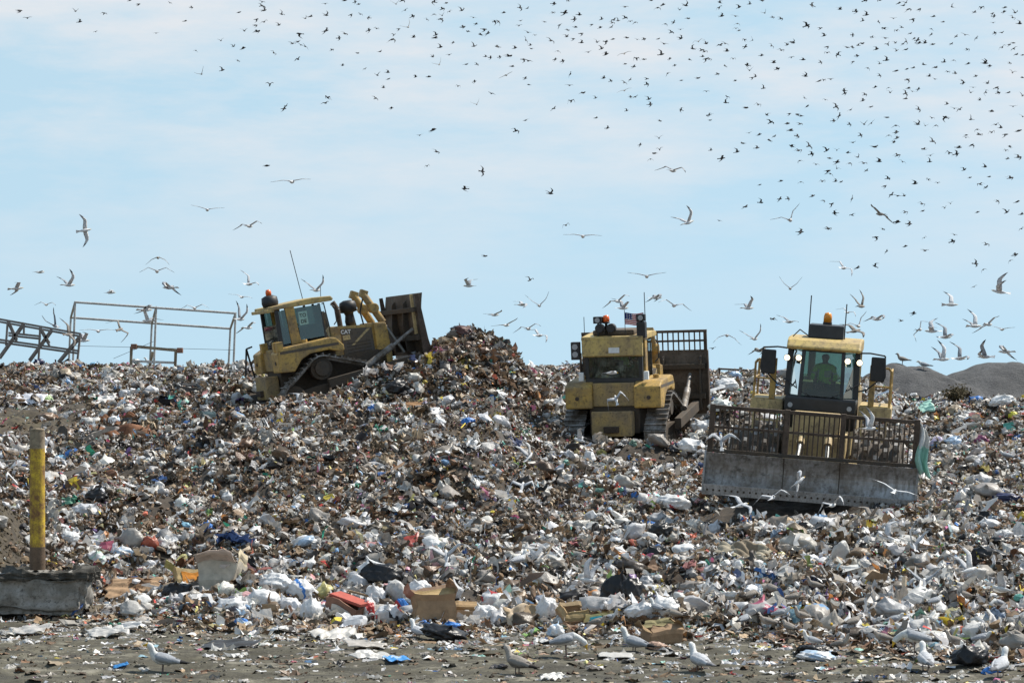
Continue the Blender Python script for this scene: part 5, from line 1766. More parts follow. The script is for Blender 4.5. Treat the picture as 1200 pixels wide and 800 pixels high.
A1 = parse("66,37b 95,64 262,40 276,77 332,111 361,48 450,3 479,15 542,116 590,11 642,74 664,27 680,176 700,258l 771,245 767,142 810,162 843,169 826,212 829,44 848,108 892,110b 886,88 890,68 917,77 907,21 917,37b 910,8 977,50 967,88 950,184 937,295b 993,368 985,378 1015,152 1034,146 1045,157 1060,162 1034,206b 1041,118b 1060,65 1077,58 1129,14 1132,54 1130,108b 1176,133 1152,174 1138,340b 1129,358b 925,576b")
A2 = parse("47,8 60,16 10,3 32,52 66,50 96,63 95,106 122,100 12,118 4,228 55,185 82,240 125,262 133,180 175,138b 160,252 163,275 145,305 118,342 173,376 190,15l 210,3 222,36 247,58 232,95l 198,101 182,123 250,130 257,268 303,267 340,225l 297,69 323,8 322,50 350,55 345,67 364,12 376,41 350,32 328,122 325,132 343,165 387,149 375,191 316,198 405,300 418,37 422,95 440,110 458,62 467,84 460,161 433,224 470,224 462,284 470,363l 484,121 495,102 508,117 500,197 522,325 517,200 532,76 545,76 543,163 549,199 572,262l 580,195b 592,231 602,168 617,90 622,73 640,140 632,207 650,212 655,158 660,170 638,272 652,295 640,418 672,123 647,113 705,77 735,45 737,14 727,142b 742,207 752,178 768,213 775,45b 788,4 808,68 825,52 785,105 812,95 757,88 782,128 805,135 832,117 833,149 795,258 792,297 798,352b 738,377 838,323 858,182 918,190b 887,147 903,170 918,145 898,97 868,86 940,80 945,70 960,73 937,95 942,137 903,68 985,63 990,132 1003,75 1020,78 985,25 983,187l 985,223 1015,232 1025,205 1051,207 910,272 935,282 982,287 1003,277 983,315l 1003,337 1020,337 1027,138 1050,137 1060,275 1060,293 1067,345 1071,363 1075,3 1115,18 1098,28 1125,84 1153,78 1178,103 1145,113 1100,136 1120,153 1178,135 1110,190b 1140,205 1157,228 1133,255 1180,280 1175,35 1180,382 990,385 883,410 923,445 1105,420 1103,480 1037,503 1105,520 1088,533 1073,553 882,341 605,455b 317,452b 272,470 330,527b 298,577 488,595b 430,655b 725,672b 620,28 645,30 563,45")
A3 = parse("10,20b 18,65 130,10 127,28 135,57 183,57 195,27 190,83 185,100 195,107 232,15 285,46 312,61 340,66 275,3 450,20 430,90b 478,100 490,125 545,33 600,40 637,53 632,3 685,2 625,73 680,77 732,65 743,107 760,96 750,12 765,20 783,33b 798,68 820,33 775,10 870,58 903,77 863,101 862,121 935,25 1013,43 1037,28 1075,47 1080,57 1078,80 1118,27 1115,42 1153,45 1145,62 1168,83 55,145l 80,152 35,170 65,175 75,180 25,208 68,197 80,205 92,206 130,157 147,152 152,178 175,205 215,140 243,140 217,163 273,193 308,160 342,175 362,157 378,147 385,150 378,200 417,208 315,218 328,240 478,217 500,163 502,184 540,190 570,165 590,165 610,158 622,152 605,195 590,215 643,237 658,130 672,172 683,222 707,210 703,133 713,155 738,150 742,177 765,153 775,145 790,117 803,135 815,140 775,173 820,150 840,150 868,155 590,122 700,100 950,127 980,122 1020,133 933,153 988,173 1083,116 1107,114 1110,165b 1133,155 1147,150 1150,170 1158,190 1180,192 148,230 225,227 232,245 53,272 120,258 182,281 240,270 252,267 425,265 473,282 490,279 513,276 280,307 82,318 150,357 155,337 218,375b 262,364 92,400 95,418 293,400 305,425 370,395 400,397 413,403 363,430 373,453 407,431 397,473 423,341 432,370 495,347 562,315 562,325 532,371 543,403 523,420 583,382 578,432 625,350 632,329 653,372 668,303 683,263 715,305 720,322 630,432 655,428 708,408 740,247 778,241 800,236 838,225 877,235 907,216 940,210 855,265 875,275 780,277 783,307 773,325 797,318 773,343 818,310 818,380 920,250 945,255 990,222 1048,220b 1065,230 1017,265 970,280 973,289 1058,290 1008,304 1000,322 1053,321 1088,305 1095,323 1130,322 1145,253 1135,220 1180,270 1030,348 917,362 943,377 962,380 1072,387 1147,370 1180,333 1180,405 1000,415b 913,408 865,410 878,436 842,437 815,432b 740,436 715,470 740,460 743,480 733,495 665,510b 617,470 590,495 575,530 535,522 500,523 510,550 535,563 535,585 512,603 503,593 463,571 447,535 438,507 402,523 380,508 407,558 210,498 230,462 265,468 318,474 302,488 257,514 188,528 97,522 135,550b 608,546 580,567 628,567 638,592 680,561 745,540 763,562 838,518 867,491 860,540 857,562 925,532 950,535 957,512 983,470 983,478 1003,504 1023,450 1030,467 1073,460 1087,433 1103,444 1120,467 1165,455b 1137,510 1122,523 1127,551 1165,546b 1048,580 1063,614 1033,640 1053,651 997,617 977,590 1137,618 853,624 885,635 805,638b 712,620 700,646 725,676 747,680 768,680 550,632 530,630 485,630 410,632 340,629 267,642 270,703 337,691 365,690 450,681 488,696 517,708 530,740 588,690 588,747 772,737 745,771 785,777 830,708 833,733 910,722 930,707 1023,737 1093,698 1125,737 1160,701 1175,744 217,718b 127,766 505,793")
A4 = parse("412,62 300,75b 633,64 690,36 737,43 604,96 800,98 722,133 648,153 803,150 920,86 912,113 1048,125 1165,167 1145,190 1005,202 1037,226 1000,295 530,219 602,213 755,402 706,432 1190,62 192,425b 770,470")
A5 = parse("560,48b 233,172b 415,268b 1150,543")
FLOCK = z3(0, 0, 2.9625, A1) + z3(400, 0, 2.9625, A2) + z3(800, 0, 2.9625, A3) + z3(850, 250, 3.43, A4) + z3(500, 250, 3.43, A5)
fr_ = random.Random(4)
DARK = [flying('dark_bird', ps, 'dark', .62, .95, .8) for ps in ('soar', 'bow', 'vee', 'down', 'flap', 'fold', 'half', 'tilt', 'wide')]
LONG = [flying('dark_bird', ps, 'brown', 1.0, .8, .8) for ps in ('soar', 'bow', 'vee', 'flap')]


def bird_pose(b, px, py):
    """size in metres is that of the bird; how far off it flies follows the size it shows"""
    if b == 2:
        me = fr_.choice(LONG); sc = .6; want = fr_.uniform(14, 19); span = 1.4 * sc
        yaw = fr_.uniform(70, 110); bank = fr_.uniform(-35, -10) if px < 1000 else fr_.uniform(-30, 30)
    else:
        me = fr_.choice(DARK); sc = .5 if b == 0 else .62; span = .95 * sc
        want = fr_.uniform(7.2, 11.5) if b == 0 else fr_.uniform(11.5, 14.5)
        if b == 0 and py > 120 and px > 900: want *= 1.12
        yaw = fr_.gauss(25, 45) if fr_.random() < .75 else fr_.uniform(0, 360); bank = fr_.gauss(0, 24)
    d = min(210, max(60, span * F / want))
    M = Matrix.Translation(at(px, py, d)) @ Matrix.Rotation(R(yaw), 4, 'Z') @ Matrix.Rotation(R(fr_.uniform(-5, 22)), 4, 'Y').inverted() @ Matrix.Rotation(R(bank), 4, 'X') @ Matrix.Scale(sc, 4)
    return me, M, want


fl = [(x, y) + bird_pose(b, x, y) for x, y, b in FLOCK if y < 445]
fl.sort(key=lambda q: -q[4])
for k, (x, y, me, M, want) in enumerate(fl[:300]):
    o = link('dark_bird', me); o.matrix_world = M
    tag(o, 'small dark bird flying in the big loose flock overhead', 'bird', 'dark birds of the flock overhead')
Vs, Fs = [], []
mb = MB()
for (x, y, me, M, want) in fl[300:]:
    o_ = len(mb.v)
    mb.v += [M @ v.co for v in me.vertices]
    cols_ = me.attributes['Col'].data
    for f in me.polygons:
        mb.f.append(tuple(i + o_ for i in f.vertices)); mb.s.append(True); mb.fc.append(tuple(cols_[f.index].color)[:3])
far = mb.build('bird_flock', FEATHER, None, 0, True)
tag(far, 'farthest and smallest dark birds of the flock overhead', 'birds', kind='stuff')
print('flock', len(fl))
# ------------------------------------------------------------------ rubbish one can point at
FILM_S = attr_mat('bag_film', .38, .22, .55, 7, .5, .3)
CARD = attr_mat('cardboard', .85, 0, .4, 7, .2, .6)
ir = np.random.default_rng(77)
WHT, CRM, BLK, GRY, LBL, BLU = (.8, .8, .8), (.72, .68, .6), (.016, .016, .018), (.42, .42, .43), (.5, .64, .8), (.05, .22, .62)
TAN, BRN, PNK, RED, YEL, TEA, MNT, NVY, PUR, ORG = (.36, .235, .14), (.17, .1, .055), (.72, .42, .42), (.5, .04, .04), (.72, .58, .08), (.03, .36, .45), (.4, .68, .58), (.03, .035, .1), (.2, .05, .12), (.7, .27, .05)


def bag_mesh(name, w_, d_, h_, c1, c2, share, knot=True, sub=4):
    v, f = ICO[sub]
    u = v.copy()
    dsp = ridged(u, ir, 6, .16) + ridged(u * 2.3, ir, 8, .09) + ridged(u * 5, ir, 6, .04)
    v = u * (1 + dsp)[:, None]
    # sags and spreads where it lies
    v[:, 2] = np.where(v[:, 2] < -.45, -.45 - (-.45 - v[:, 2]) * .25, v[:, 2])
    if knot:
        a = ir.uniform(0, 6.28); top = np.array([.5 * math.cos(a), .5 * math.sin(a), .86])
        q = np.clip((u @ top - .86) / .14, 0, 1)
        v = v + top * (q ** 1.4 * .5)[:, None]
        ax = v - top * (v @ top)[:, None]
        v = v - ax * (np.clip(q * 1.5, 0, .78) * (1 - .55 * np.clip((q - .75) / .25, 0, 1)))[:, None]
    v = v * np.array([w_ / 2, d_ / 2, h_ / 2]) / 1.02
    me = np_mesh(name, v, f, True)
    fc = u[f].mean(1)
    k1 = ir.normal(size=3); k2 = ir.normal(size=3)
    pt = np.sin(fc @ k1 * 2.2 + 1) + np.sin(fc @ k2 * 3.1)
    thr = np.quantile(pt, 1 - share) if share > 0 else 9e9
    c = np.where((pt > thr)[:, None], np.array(c2)[None], np.array(c1)[None]) * ir.uniform(.95, 1.03, (len(f), 1))
    a = me.attributes.new('Col', 'FLOAT_COLOR', 'FACE')
    a.data.foreach_set('color', np.concatenate([c, np.ones((len(c), 1))], 1).astype(np.float32).ravel())
    me.materials.append(FILM_S)
    return me


def bag(px, py, w, h, c1, label, c2=None, share=0.0, name='garbage_bag', cat='bag', knot=True, yaw=None):
    p = ground(px, py + h * .42)
    k = p.y / F
    me = bag_mesh(name, w * k * 1.05, w * k * ir.uniform(.75, 1.0), h * k * 1.15, c1, c2 or c1, share, knot)
    o = link(name, me, None, p + Vector((0, .12, h * k * .4)))
    o.rotation_euler = (ir.normal(0, .12), ir.normal(0, .12), 0)
    tag(o, label, cat)
    return o


def carton(px, py, w, h, dep, yaw, tip, c, label, flaps=(.2, -.5, 1.0, .4), print_c=None, roll=0):
    p = ground(px, py + h * .45)
    k = p.y / F
    W_, H_, D_ = w * k, h * k, dep * k
    root = empty('cardboard_carton', p + Vector((0, .1, -.05 - H_ * .05)), (R(tip), R(roll), R(yaw)))
    tag(root, label, 'carton')
    t = .012
    mb = MB()
    cc = c
    mb.box(-W_ / 2, W_ / 2, -D_ / 2, D_ / 2, 0, t, None, cc)
    mb.box(-W_ / 2, W_ / 2, -D_ / 2 - t, -D_ / 2, 0, H_, None, cc); mb.box(-W_ / 2, W_ / 2, D_ / 2, D_ / 2 + t, 0, H_, None, cc)
    mb.box(-W_ / 2 - t, -W_ / 2, -D_ / 2, D_ / 2, 0, H_, None, cc); mb.box(W_ / 2, W_ / 2 + t, -D_ / 2, D_ / 2, 0, H_, None, cc)
    sd = ir.uniform(0, 50)

    def crush(me, M=None):
        for v in me.vertices:
            q = (M @ v.co) if M is not None else v.co
            t_ = max(0, q.z / H_)
            q2 = Vector((fbm(q.x / W_ * 2.2 + sd, q.z / H_ * 2, 3, 1), fbm(q.y / D_ * 2.2 + sd, q.z / H_ * 2 + 5, 3, 2), fbm(q.x / W_ * 2 + sd, q.y / D_ * 2, 3, 3) * .8)) * .34 * t_ * min(W_, H_)
            v.co += (M.to_3x3().inverted() @ q2) if M is not None else q2

    def fine(mb):
        me = mb.mesh('carton_piece', CARD, 0, True)
        bm = bmesh.new(); bm.from_mesh(me)
        bmesh.ops.subdivide_edges(bm, edges=[e for e in bm.edges if e.calc_length() > .1], cuts=4, use_grid_fill=True)
        bm.to_mesh(me); bm.free()
        return me
    me = fine(mb); crush(me); me.name = 'carton_body'
    link('carton_body', me, root)
    fl = D_ * .42
    for q, a in enumerate(flaps):
        if a is None: continue
        mb = MB(); dv = tuple(min(1, x * ir.uniform(.9, 1.25)) for x in c)
        L = W_ if q < 2 else D_
        mb.box(-L * .48, L * .48, 0, t * .8, 0, fl, None, dv)
        M = [Matrix.Translation((0, -D_ / 2 - t / 2, H_)) @ Matrix.Rotation(a, 4, 'X'), Matrix.Translation((0, D_ / 2, H_)) @ Matrix.Rotation(-a, 4, 'X'),
             Matrix.Translation((-W_ / 2, 0, H_)) @ Matrix.Rotation(-a, 4, 'Y') @ Matrix.Rotation(R(90), 4, 'Z'), Matrix.Translation((W_ / 2 + t, 0, H_)) @ Matrix.Rotation(a, 4, 'Y') @ Matrix.Rotation(R(90), 4, 'Z')][q]
        me = fine(mb); crush(me, M); me.name = 'flap'
        o = link('flap', me, root); o.matrix_local = M
    if print_c:
        mb = MB().box(-W_ * .32, W_ * .36, -D_ / 2 - t - .02, -D_ / 2 - t - .004, H_ * .2, H_ * .8, None, print_c)
        me = fine(mb); crush(me); me.name = 'printed_label'; link('printed_label', me, root)
    return root


def sheet(px, py, w, h, c, label, name, cat, mat=None, fold=.14, c2=None, n=26, tilt=None):
    """creased sheet lying on the heap"""
    p = ground(px, py + h * .3)
    k = p.y / F
    g = np.linspace(-.5, .5, n)
    x, y = np.meshgrid(g, g)
    z = np.zeros_like(x)
    for q in range(6):
        a = ir.uniform(0, 6.28); fq = ir.uniform(3, 14)
        z += np.abs(np.sin((x * math.cos(a) + y * math.sin(a)) * fq + ir.uniform(0, 6.28))) * ir.uniform(.2, 1) / (1 + q * .4)
    z = (z - z.mean()) * fold
    xx = x + fbm(y * 3 + px, x * 2, 3, 3) * .16; yy = y + fbm(x * 3 + py, y * 2, 3, 4) * .16
    W_ = w * k
    v = np.stack([xx * W_, yy * W_ * .8, z * W_], -1).reshape(-1, 3)
    i = (np.arange(n - 1)[:, None] * n + np.arange(n - 1)).ravel()
    f = np.stack([i, i + 1, i + n + 1, i + n], -1)
    me = np_mesh(name, v, f, True)
    fc = v[f].mean(1)
    cc = np.repeat(np.array(c)[None], len(f), 0)
    if c2 is not None: cc[np.sin(fc[:, 0] / W_ * 9 + 1) + np.sin(fc[:, 1] / W_ * 7) > .6] = c2
    a = me.attributes.new('Col', 'FLOAT_COLOR', 'FACE')
    a.data.foreach_set('color', np.concatenate([cc, np.ones((len(cc), 1))], 1).astype(np.float32).ravel())
    me.materials.append(mat or FILM_S)
    o = link(name, me, None, p + Vector((0, .05, .04 + h * k * .25)))
    t = tilt if tilt is not None else math.degrees(math.asin(min(.9, h / w / .85)))
    o.rotation_euler = (R(t), ir.normal(0, .08), ir.normal(0, .3))
    sm = o.modifiers.new('thickness', 'SOLIDIFY'); sm.thickness = .006
    tag(o, label, cat)
    return o


# --- the row of white sacks and cartons at the foot of the heap
carton(258, 674, 40, 38, 34, -14, -8, (.5, .45, .37), 'large beige carton with ragged open flaps above the brown flattened cardboard', (.9, 2.6, -.3, .2))
carton(222, 676, 34, 26, 22, 14, -22, (.5, .36, .18), 'small tipped carton with an orange and white label beside the large beige carton', (None, 1.9, .8, None), ORG)
sheet(157, 690, 64, 24, TAN, 'long flattened brown cardboard right of the concrete block', 'flattened_cardboard', 'cardboard', CARD, .07, BRN)
bag(205, 694, 40, 22, BLK, 'slack black bag between the flattened cardboard and the beige carton')
bag(286, 704, 32, 22, CRM, 'cream and pink bag right under the beige carton', PNK, .3)
bag(268, 712, 38, 24, WHT, 'white bag with dark print under the beige carton', (.16, .16, .2), .22)
bag(282, 730, 20, 12, LBL, 'small blue and white bag on the mud edge below the beige carton', BLU, .35)
bag(322, 684, 44, 26, WHT, 'long white sack left of the one with a blue mark')
bag(352, 694, 36, 30, WHT, 'white sack with a blue mark beside the red topped box', BLU, .1)
bag(308, 704, 42, 26, WHT, 'broad white sack at the left end of the sack row')
bag(338, 712, 32, 24, (.74, .74, .76), 'greyish white sack at the front of the sack row')
bag(364, 716, 26, 30, WHT, 'white crumpled sack touching the red topped box')
carton(402, 716, 40, 30, 26, -28, 4, (.24, .13, .09), 'box with a bright red lid tipped over among the white sacks', (None, None, None, None), (.5, .47, .42), 16)
rb = [o for o in bpy.data.objects if o.get('label', '').startswith('box with a bright red')][0]
k_ = rb.location.y / F
link('topside', MB().box(-22 * k_, 22 * k_, -10 * k_, 14 * k_, 30 * k_ + .03, 30 * k_ + .08, None, (.4, .1, .075)).mesh('topside', CARD, .008, True), rb)  # red top over brown sides: sun and shade put into the box's colours
bag(430, 718, 24, 34, (.76, .74, .72), 'white bag with a red stripe right of the red topped box', RED, .2)
bag(440, 700, 28, 28, WHT, 'round white bag behind the red striped one')
bag(456, 722, 34, 28, WHT, 'white bag with small red marks in front of the open brown carton', RED, .08)
bag(457, 694, 24, 22, PNK, 'pink and white bag under the big black bag', WHT, .35)
bag(492, 692, 32, 24, WHT, 'smooth round white bag behind the open brown carton')
bag(444, 672, 60, 26, WHT, 'wide white bag draped behind the big black bag')
bag(447, 676, 56, 30, BLK, 'big glossy black bag in the row of white sacks')
carton(507, 712, 46, 36, 34, 12, -4, (.33, .215, .125), 'open brown carton with a white bag behind it', (-1.3, .5, .9, -.2))
carton(541, 722, 34, 20, 24, -8, 0, (.38, .27, .17), 'low tan carton right of the open brown carton', (None, .1, None, None))
bag(470, 712, 16, 22, BLU, 'blue and red wrapper at the left side of the open brown carton', RED, .4, 'wrapper', 'wrapper', False)
bag(528, 734, 26, 12, BLU, 'bright blue bag at the foot of the low tan carton', LBL, .3)
bag(520, 742, 60, 20, BLK, 'flat black bag lying before the low tan carton')
bag(570, 722, 34, 26, WHT, 'white bag at the right of the low tan carton')
bag(580, 706, 38, 26, WHT, 'white bag with a red tag over the right end of the sack row', RED, .06)
bag(596, 722, 30, 22, BLK, 'black bag at the right end of the sack row')
bag(408, 712, 20, 16, GRY, 'grey bag behind the red topped box')
bag(512, 656, 20, 30, (.78, .75, .74), 'tall pinkish white sack leaning on the dark lower heap', PNK, .3)
bag(358, 637, 36, 18, LBL, 'pale blue rounded bag alone on the left slope', WHT, .4)
sheet(384, 686, 18, 14, (.35, .55, .05), 'yellow green hose scrap left of the big black bag', 'hose_scrap', 'hose', None, .3, YEL)
# --- right of the middle
sheet(625, 726, 60, 26, (.48, .38, .27), 'wide tan cardboard bent over white bags at the mud edge', 'bent_cardboard', 'cardboard', CARD, .1, (.36, .26, .16))
bag(640, 716, 26, 34, WHT, 'white bag standing in the bent tan cardboard')
carton(668, 722, 28, 20, 22, 24, 30, TAN, 'brown carton with flaps left of the teal marked one', (-.3, .6, .2, None))
carton(702, 726, 34, 18, 16, -12, -12, (.66, .5, .22), 'yellowish carton with a teal panel', (None, .4, None, None), TEA)
bag(652, 740, 22, 18, WHT, 'small white bag with blue print under the bent tan cardboard', LBL, .3)
carton(776, 744, 40, 22, 28, 18, 8, (.3, .195, .115), 'open brown carton by the mud edge right of the teal panelled one', (-.9, .8, .9, -.4))
bag(770, 758, 26, 12, (.5, .33, .24), 'tan paper bag before the open brown carton by the mud edge', None, 0, 'paper_bag', 'bag', False)
bag(722, 694, 40, 40, BLK, 'upright black bag left of the purple marked black bag')
bag(742, 694, 30, 36, BLK, 'black bag with something purple showing', (.16, .08, .24), .18)
bag(752, 718, 44, 24, WHT, 'white bag in front of the purple marked black bag')
bag(780, 714, 34, 30, WHT, 'white bag right of the purple marked black bag')
bag(760, 684, 26, 20, GRY, 'grey and white bag just above the purple marked black bag', BLK, .3)
bag(791, 710, 16, 16, BLK, 'little round black bag right of two white bags')
bag(770, 694, 18, 16, YEL, 'yellow and white bag at the right of the black bags', WHT, .5)
bag(734, 664, 40, 16, BLK, 'flat black bag under the orange streaked bag')
bag(730, 656, 24, 16, ORG, 'orange streaked white bag among black bags', WHT, .5)
bag(744, 618, 26, 16, BLK, 'oval black bag lying alone below the left blade corner')
bag(775, 622, 30, 22, BLK, 'black bag under a grey bag below the left blade corner')
bag(772, 610, 30, 20, GRY, 'grey bag on top of a black bag below the left blade corner')
bag(768, 648, 28, 18, BLK, 'black bag in the middle of the white bag cluster')
bag(800, 646, 36, 18, WHT, 'long white bag right of the white bag cluster')
bag(720, 648, 30, 16, WHT, 'white bag left of the white bag cluster')
bag(738, 632, 14, 14, BLU, 'small bright blue bag on the white bag cluster', LBL, .3)
bag(815, 618, 30, 20, (.74, .68, .6), 'cream sack below the left end of the blade')
bag(764, 583, 22, 12, (.5, .75, .8), 'aqua bag with a red end left of the blade', (.7, .1, .15), .3)
bag(790, 590, 44, 20, WHT, 'white bag cluster piece with red print left of the blade corner', RED, .1)
sheet(868, 650, 66, 24, (.32, .28, .21), 'long dun roll of carpet lying under the blade', 'carpet_roll', 'carpet', CARD, .16, (.22, .18, .13))
bag(965, 738, 20, 16, (.55, .1, .06), 'red and yellow ball shaped bag in the gull crowd', YEL, .3)
bag(948, 714, 22, 12, YEL, 'yellow wrapper above the red and yellow ball shaped bag', (.35, .5, .1), .3, 'wrapper', 'wrapper', False)
bag(978, 706, 14, 12, RED, 'red wrapper on the right slope', (.3, .05, .05), .3, 'wrapper', 'wrapper', False)
bag(1138, 694, 14, 11, ORG, 'orange plastic tub on the right slope', None, 0, 'tub', 'tub', False)
bag(958, 764, 50, 14, BLK, 'flat black bag on the mud under the gull crowd')
bag(958, 770, 52, 14, LBL, 'pale blue film bag on the mud under the gull crowd', WHT, .5)
bag(1138, 770, 48, 26, BLK, 'black bag heap behind the upright gull at lower right')
bag(1164, 786, 26, 10, BLU, 'bright blue bag on the mud in the lower right corner')
bag(1162, 650, 44, 16, BLK, 'black bag lying long on the right slope')
bag(1180, 585, 40, 14, NVY, 'navy bag on the right slope level with the blade edge')
bag(1172, 636, 34, 14, BLK, 'black rag above the long black bag on the right slope', None, 0, 'rag', 'rag', False)
sheet(1140, 655, 16, 10, YEL, 'yellow and green wrapper among the right slope black bags', 'wrapper', 'wrapper', None, .2, (.35, .5, .1))
# --- upper slope
sheet(1080, 478, 30, 14, MNT, 'mint green plastic sheet on the upper right slope', 'plastic_sheet', 'plastic sheet', None, .1)
bag(1150, 517, 24, 14, PUR, 'plum coloured box shaped bag on the upper right slope', (.3, .06, .12), .2)
bag(1144, 468, 18, 8, BLU, 'bright blue bag under the wider gravel mound')
bag(1128, 464, 10, 8, (.7, .55, .2), 'small ochre bag beside the shrub')
bag(1188, 487, 12, 10, (.75, .7, .05), 'lemon yellow bag at the upper right edge')
bag(1118, 518, 22, 14, LBL, 'pale blue bag left of the plum coloured one')
bag(1175, 470, 34, 14, WHT, 'white bag heap under the right end of the gravel')
bag(820, 444, 22, 22, WHT, 'white bag hanging on the heap behind the middle bulldozer rack')
bag(852, 452, 30, 18, WHT, 'white bag high on the heap between bulldozer and compactor')
bag(846, 476, 34, 18, (.78, .8, .76), 'white and green bag in the middle of the heap between bulldozer and compactor', (.1, .2, .08), .2)
bag(826, 500, 34, 16, WHT, 'white bag low on the heap between bulldozer and compactor')
bag(812, 523, 40, 18, WHT, 'white bag at the left corner of the barred rack')
bag(790, 528, 20, 12, BLK, 'black bag beside the right track of the middle bulldozer')
bag(862, 440, 16, 10, LBL, 'pale blue bag on the crest under the thin fence')
bag(655, 478, 20, 24, WHT, 'crumpled white film piled against the left track of the middle bulldozer')
bag(548, 495, 18, 12, BLU, 'bright blue bag in the middle of the upper slope')
bag(510, 483, 20, 12, WHT, 'white bag pair member left of the blue bag on the upper slope')
bag(514, 495, 20, 12, (.7, .72, .74), 'greyish bag under a white one on the upper slope')
bag(436, 480, 12, 14, BLU, 'small blue and white bag under the left bulldozer hood', WHT, .4)
bag(543, 453, 10, 9, YEL, 'yellow cup in the dark heap', None, 0, 'cup', 'cup', False)
bag(583, 463, 28, 12, WHT, 'white scrap bag right of the yellow cup')
bag(540, 379, 26, 12, (.035, .035, .04), 'ribbed black sack crowning the dark heap')
bag(546, 391, 30, 16, (.12, .05, .04), 'rust red sack under the ribbed black one on the dark heap')
sheet(490, 425, 40, 6, (.15, .24, .16), 'green strip sticking out of the dark heap by the blade', 'plastic_strip', 'plastic strip', None, .08)
bag(338, 440, 24, 16, WHT, 'white bag against the left bulldozer track')
sheet(480, 478, 36, 14, (.28, .16, .08), 'rust brown board under the dark heap', 'board', 'board', CARD, .06)
bag(464, 455, 34, 20, BLK, 'black bag in the hollow before the dark heap')
# --- left slope
sheet(132, 494, 50, 16, (.2, .09, .045), 'rust brown carpet scrap left on the upper slope', 'carpet_scrap', 'carpet', CARD, .2, (.14, .06, .03))
sheet(140, 508, 70, 12, (.21, .1, .055), 'long rust brown carpet scrap under the shorter one', 'carpet_scrap', 'carpet', CARD, .22, (.13, .06, .035))
carton(243, 487, 16, 14, 14, 20, 0, (.2, .27, .27), 'grey green box on the left slope', (None, None, None, None))
carton(194, 470, 22, 14, 16, -25, 12, (.02, .02, .022), 'black crate on the left slope', (None, None, None, None))
carton(220, 455, 28, 12, 18, 30, 14, (.12, .12, .12), 'dark grey tilted crate behind the left bulldozer', (None, None, None, None))
bag(70, 537, 22, 8, (.2, .4, .58), 'pale blue tube shaped bag right of the yellow post top', None, 0, 'tube', 'tube', False)
bag(133, 494, 18, 14, WHT, 'white and blue bag on the left upper slope', LBL, .4)
bag(150, 495, 22, 12, BLK, 'black bag right of the white and blue one on the left slope')
bag(168, 492, 12, 12, WHT, 'small white bag right of a black one on the left slope')
bag(97, 555, 18, 16, GRY, 'grey flat bag right of the yellow post')
bag(112, 582, 30, 18, BLK, 'black bag right of the yellow post')
bag(100, 600, 36, 20, (.72, .72, .74), 'big pale bag right of the yellow post', GRY, .2)
bag(80, 630, 24, 16, WHT, 'white bag near the foot of the yellow post')
bag(218, 617, 18, 10, (.3, .55, .7), 'aqua bag left of the royal blue one on the left slope')
bag(242, 619, 18, 14, BLU, 'royal blue bag on the left slope')
bag(252, 612, 14, 12, WHT, 'white bag touching the royal blue one')
bag(112, 655, 22, 20, (.5, .68, .6), 'pale green and white bag above the flattened cardboard', WHT, .5)
bag(145, 648, 26, 14, LBL, 'light blue bag above the flattened cardboard', WHT, .4)
bag(168, 655, 28, 16, BLK, 'dark bag above the flattened cardboard')
bag(98, 668, 10, 8, RED, 'small red wrapper at the concrete block', None, 0, 'wrapper', 'wrapper', False)
bag(75, 606, 14, 8, WHT, 'small white box bag right of the post middle')
bag(30, 634, 12, 7, BLU, 'small blue bag left of the post foot')
sheet(120, 470, 34, 8, (.66, .64, .62), 'grey white film patch on the left crest', 'plastic_sheet', 'plastic sheet')
sheet(35, 468, 40, 10, (.78, .78, .82), 'white film patch under the bare earth at the left edge', 'plastic_sheet', 'plastic sheet')
bag(45, 424, 14, 9, NVY, 'dark blue bag on the crest under the truss')
bag(110, 420, 12, 6, (.25, .5, .7), 'blue bag on the crest right of the truss')
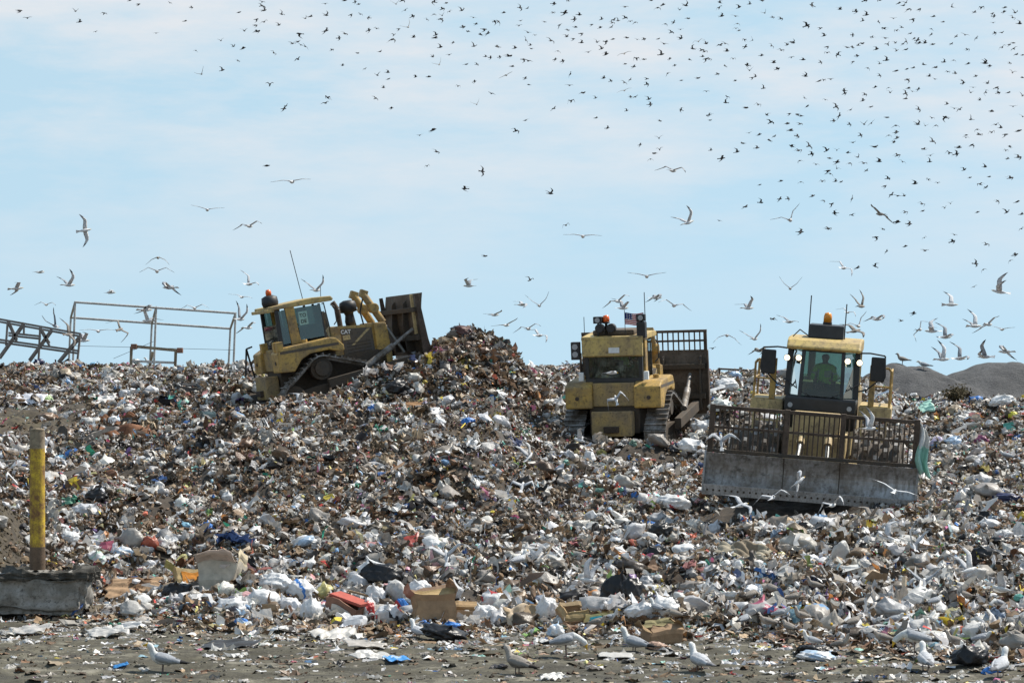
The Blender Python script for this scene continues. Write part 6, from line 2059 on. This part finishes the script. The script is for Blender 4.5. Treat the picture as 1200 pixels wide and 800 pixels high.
# --- pressed into the mud in front
sheet(465, 774, 28, 6, (.06, .3, .68), 'bright blue film pressed into the mud', 'film_scrap', 'film scrap', None, .08, (.4, .55, .75), 20, 8)
sheet(434, 770, 40, 8, (.6, .58, .55), 'dirty white film left of the bright blue one on the mud', 'film_scrap', 'film scrap', None, .08, None, 20, 8)
sheet(428, 757, 46, 8, (.52, .48, .43), 'dirty beige film on the mud above the bright blue one', 'film_scrap', 'film scrap', None, .08, None, 20, 8)
sheet(395, 745, 56, 10, (.66, .63, .58), 'wide dirty white film at the mud edge under the red topped box', 'film_scrap', 'film scrap', None, .1, None, 20, 10)
sheet(141, 782, 18, 6, (.05, .26, .6), 'small blue scrap on the mud left of the lone gull', 'film_scrap', 'film scrap', None, .1, None, 14, 8)
sheet(150, 735, 30, 12, (.72, .7, .68), 'white bag scrap on the mud under the flattened cardboard', 'film_scrap', 'film scrap', None, .16, None, 20, 16)
sheet(125, 742, 44, 8, (.62, .6, .57), 'torn white film at the lower left mud edge', 'film_scrap', 'film scrap', None, .1, None, 20, 8)
sheet(30, 740, 54, 8, (.6, .57, .53), 'long dirty film at the left mud edge', 'film_scrap', 'film scrap', None, .08, None, 20, 8)
sheet(648, 795, 26, 8, (.7, .68, .64), 'white rag on the mud in front of the pecking gull', 'film_scrap', 'film scrap', None, .12, None, 20, 12)
sheet(270, 757, 60, 6, (.05, .045, .04), 'black film strip on the mud right of the lone gull', 'film_scrap', 'film scrap', None, .1, None, 20, 8)
sheet(722, 770, 40, 5, (.6, .58, .54), 'pale streak of film on the mud right of the pecking gull', 'film_scrap', 'film scrap', None, .06, None, 16, 5)

# plastic caught on the right end of the compactor rack, hanging down
M_ = C1.matrix_world
hp = M_ @ Vector((3.75, 2.34, 2.2))
n_ = 16
g, h_ = np.meshgrid(np.linspace(0, 1, n_), np.linspace(0, 1, n_))
vx = (g - .2) * .27 * (1 - .25 * np.abs(h_ - .6)) + .05 * np.sin(h_ * 7) + h_ * .05
vy = .09 * np.sin(g * 9 + h_ * 3) - .1 * h_
vz = -h_ * 1.15 + .08 * np.sin(g * 5)
v = np.stack([vx, vy, vz], -1).reshape(-1, 3)
i = (np.arange(n_ - 1)[:, None] * n_ + np.arange(n_ - 1)).ravel()
me = np_mesh('hanging_film', v, np.stack([i, i + 1, i + n_ + 1, i + n_], -1), True)
a = me.attributes.new('Col', 'FLOAT_COLOR', 'FACE')
fz = v[np.stack([i, i + 1, i + n_ + 1, i + n_], -1)].mean(1)
cc = np.where((fz[:, 2] < -.5)[:, None], np.array((.36, .62, .52)), np.array((.72, .72, .7)))
a.data.foreach_set('color', np.concatenate([cc, np.ones((len(cc), 1))], 1).astype(np.float32).ravel())
me.materials.append(FILM_S)
o = link('hanging_film', me, None, hp)
o.modifiers.new('thickness', 'SOLIDIFY').thickness = .005
tag(o, 'white and mint plastic film hanging from the right end of the compactor rack', 'plastic film')
